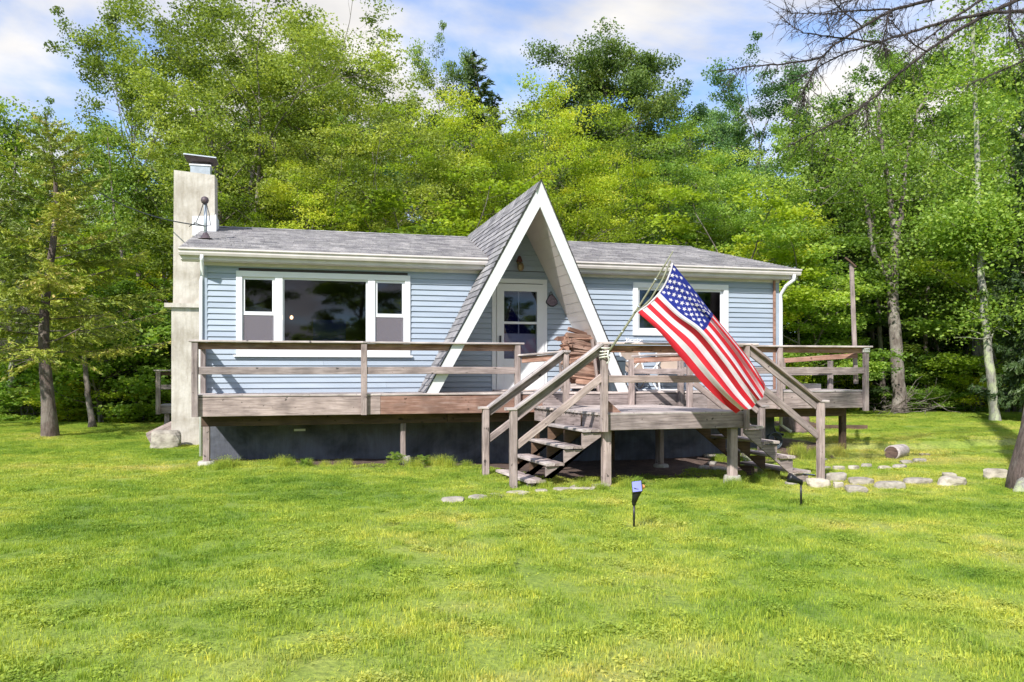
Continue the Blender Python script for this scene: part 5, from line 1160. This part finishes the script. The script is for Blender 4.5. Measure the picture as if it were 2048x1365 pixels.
# dead grey twigs on left edge spruce
bg2=Geo()
for k in range(60):
    z=rb_.uniform(560,680); p=D(rb_.uniform(-40,15),z,22.6+rb_.uniform(-.4,.4)); bp=curve_pts(p,(rb_.uniform(.4,1),rb_.uniform(-.4,.4),rb_.uniform(-.2,.5)),rb_.uniform(.5,1.3),5,rb_,.18,-.05); bg2.tube(bp,[.014,.011,.009,.006,.004,.002],4)
    for q in range(7):
        j=rb_.integers(1,5); bg2.tube([bp[j],bp[j]+Vector(rb_.normal(0,.16,3)),bp[j]+Vector(rb_.normal(0,.28,3))+Vector((0,0,-.05))],[.006,.004,.002],3)
cc=D(-10,620,22.6); tag(obj('dead_boughs',mesh('dead_boughs',[Vector(v)-cc for v in bg2.v],bg2.f,M['barkgrey']),None,Matrix.Translation(cc)),'mass of grey dead twigs at the left frame edge','dead boughs',kind='stuff')

# near dead-branched spruce at right edge
nb=thing('near_spruce',G(2078,985),'dark rough barked trunk at the right frame edge with bare dead branches overhead','tree')
tb_=[tuple(D(2082,1000,12.6)),tuple(D(2078,950,12.6)),tuple(D(2090,860,12.6)),tuple(D(2112,700,12.7)),tuple(D(2130,500,12.8)),tuple(D(2140,200,12.9)),tuple(D(2150,-200,13)),tuple(D(2160,-500,13))]
tube('trunk',tb_,[.52,.42,.33,.30,.28,.25,.2,.12],'barkspruce',nb,14)
tube('root_flare',[D(2070,965,12.5),D(2050,975,12.4),D(2030,985,12.3)],[.25,.15,.04],'barkbirch',nb,10)
def zc(l,off=(1450,0),k=2.731): return [(off[0]+a/k,off[1]+b/k) for a,b in l]
BR=[([(1900,40),(1633,60),(1440,70),(1200,120),(1020,175),(860,225),(640,295),(470,390),(360,460)],.045,11.2,12.6),
([(1900,-120),(1600,0),(1400,95),(1250,180),(1100,285),(950,400),(830,520),(700,620),(520,710),(340,800)],.05,11.0,12.6),
([(1900,-320),(1130,0),(900,60),(750,150),(600,240),(520,320),(330,350),(120,365),(0,385)],.04,10.3,12.6),
([(1900,-200),(1400,0),(1250,100),(1080,230),(960,330)],.04,11.6,12.7),
([(860,235),(600,205),(430,180),(310,108)],.02,10.9,11.3),([(900,50),(700,60),(560,75),(400,72),(330,65)],.018,10.6,11.2),
([(520,320),(470,420),(430,500),(435,580)],.014,10.8,10.9),([(900,60),(880,150),(860,230),(890,300)],.016,11.0,11.2),([(1130,0),(930,-60),(760,-20),(640,20),(540,90)],.02,10.6,11.4),
([(1900,300),(1633,330),(1450,410),(1300,480)],.02,11.5,12.7),([(1565,-60),(1555,60),(1545,140),(1600,230),(1633,240)],.022,11.5,11.8),([(800,520),(770,600),(780,740)],.012,11.1,11.2),([(1100,285),(1000,220),(920,130),(910,60)],.016,11.2,11.4),([(750,150),(640,60),(560,-40)],.014,10.7,10.9)]
rq=np.random.default_rng(19)
for l,r0,d0,d1 in BR:
    q=zc(l); n=len(q); pts=[]
    for i,(u,v) in enumerate(q):
        t=i/(n-1); pts.append(D(u,v,d1+(d0-d1)*t))
    sm=[]
    for i in range(n-1):
        for k in range(5): sm.append(pts[i].lerp(pts[i+1],k/5)+Vector(rq.normal(0,.005,3)))
    sm.append(pts[-1]); m=len(sm); br=tube('branch',sm,[r0*.62*(1-.9*i/(m-1))+.0025 for i in range(m)],'barkdead',nb,6)
    tw=Geo()
    for i in range(2,m-1):
        for _ in range(rq.integers(4,9)):
            d=(sm[i+1]-sm[i-1]).normalized(); sd=Vector(rq.normal(0,1,3)); sd=(sd-d*sd.dot(d)).normalized(); dr=(d*.8+sd*rq.uniform(.4,1.1)+Vector((0,0,-.25))).normalized(); Lt=rq.uniform(.05,.22) if rq.random()<.75 else rq.uniform(.25,.6)
            bp=curve_pts(sm[i],dr,Lt,4,rq,.14,-.03); tw.tube(bp,[.005,.004,.0035,.003,.0015],3)
            if Lt>.25:
                for _2 in range(6): j=rq.integers(1,4); tw.tube([bp[j],bp[j]+Vector(rq.normal(0,.035,3))+dr*.05],[.003,.0012],3)
    c0=WM[br.name].translation; o=obj('twigs',mesh('twigs',[Vector(v)-c0 for v in tw.v],tw.f,M['barkdead']),br,Matrix.Translation(c0)); o['kind']='stuff'
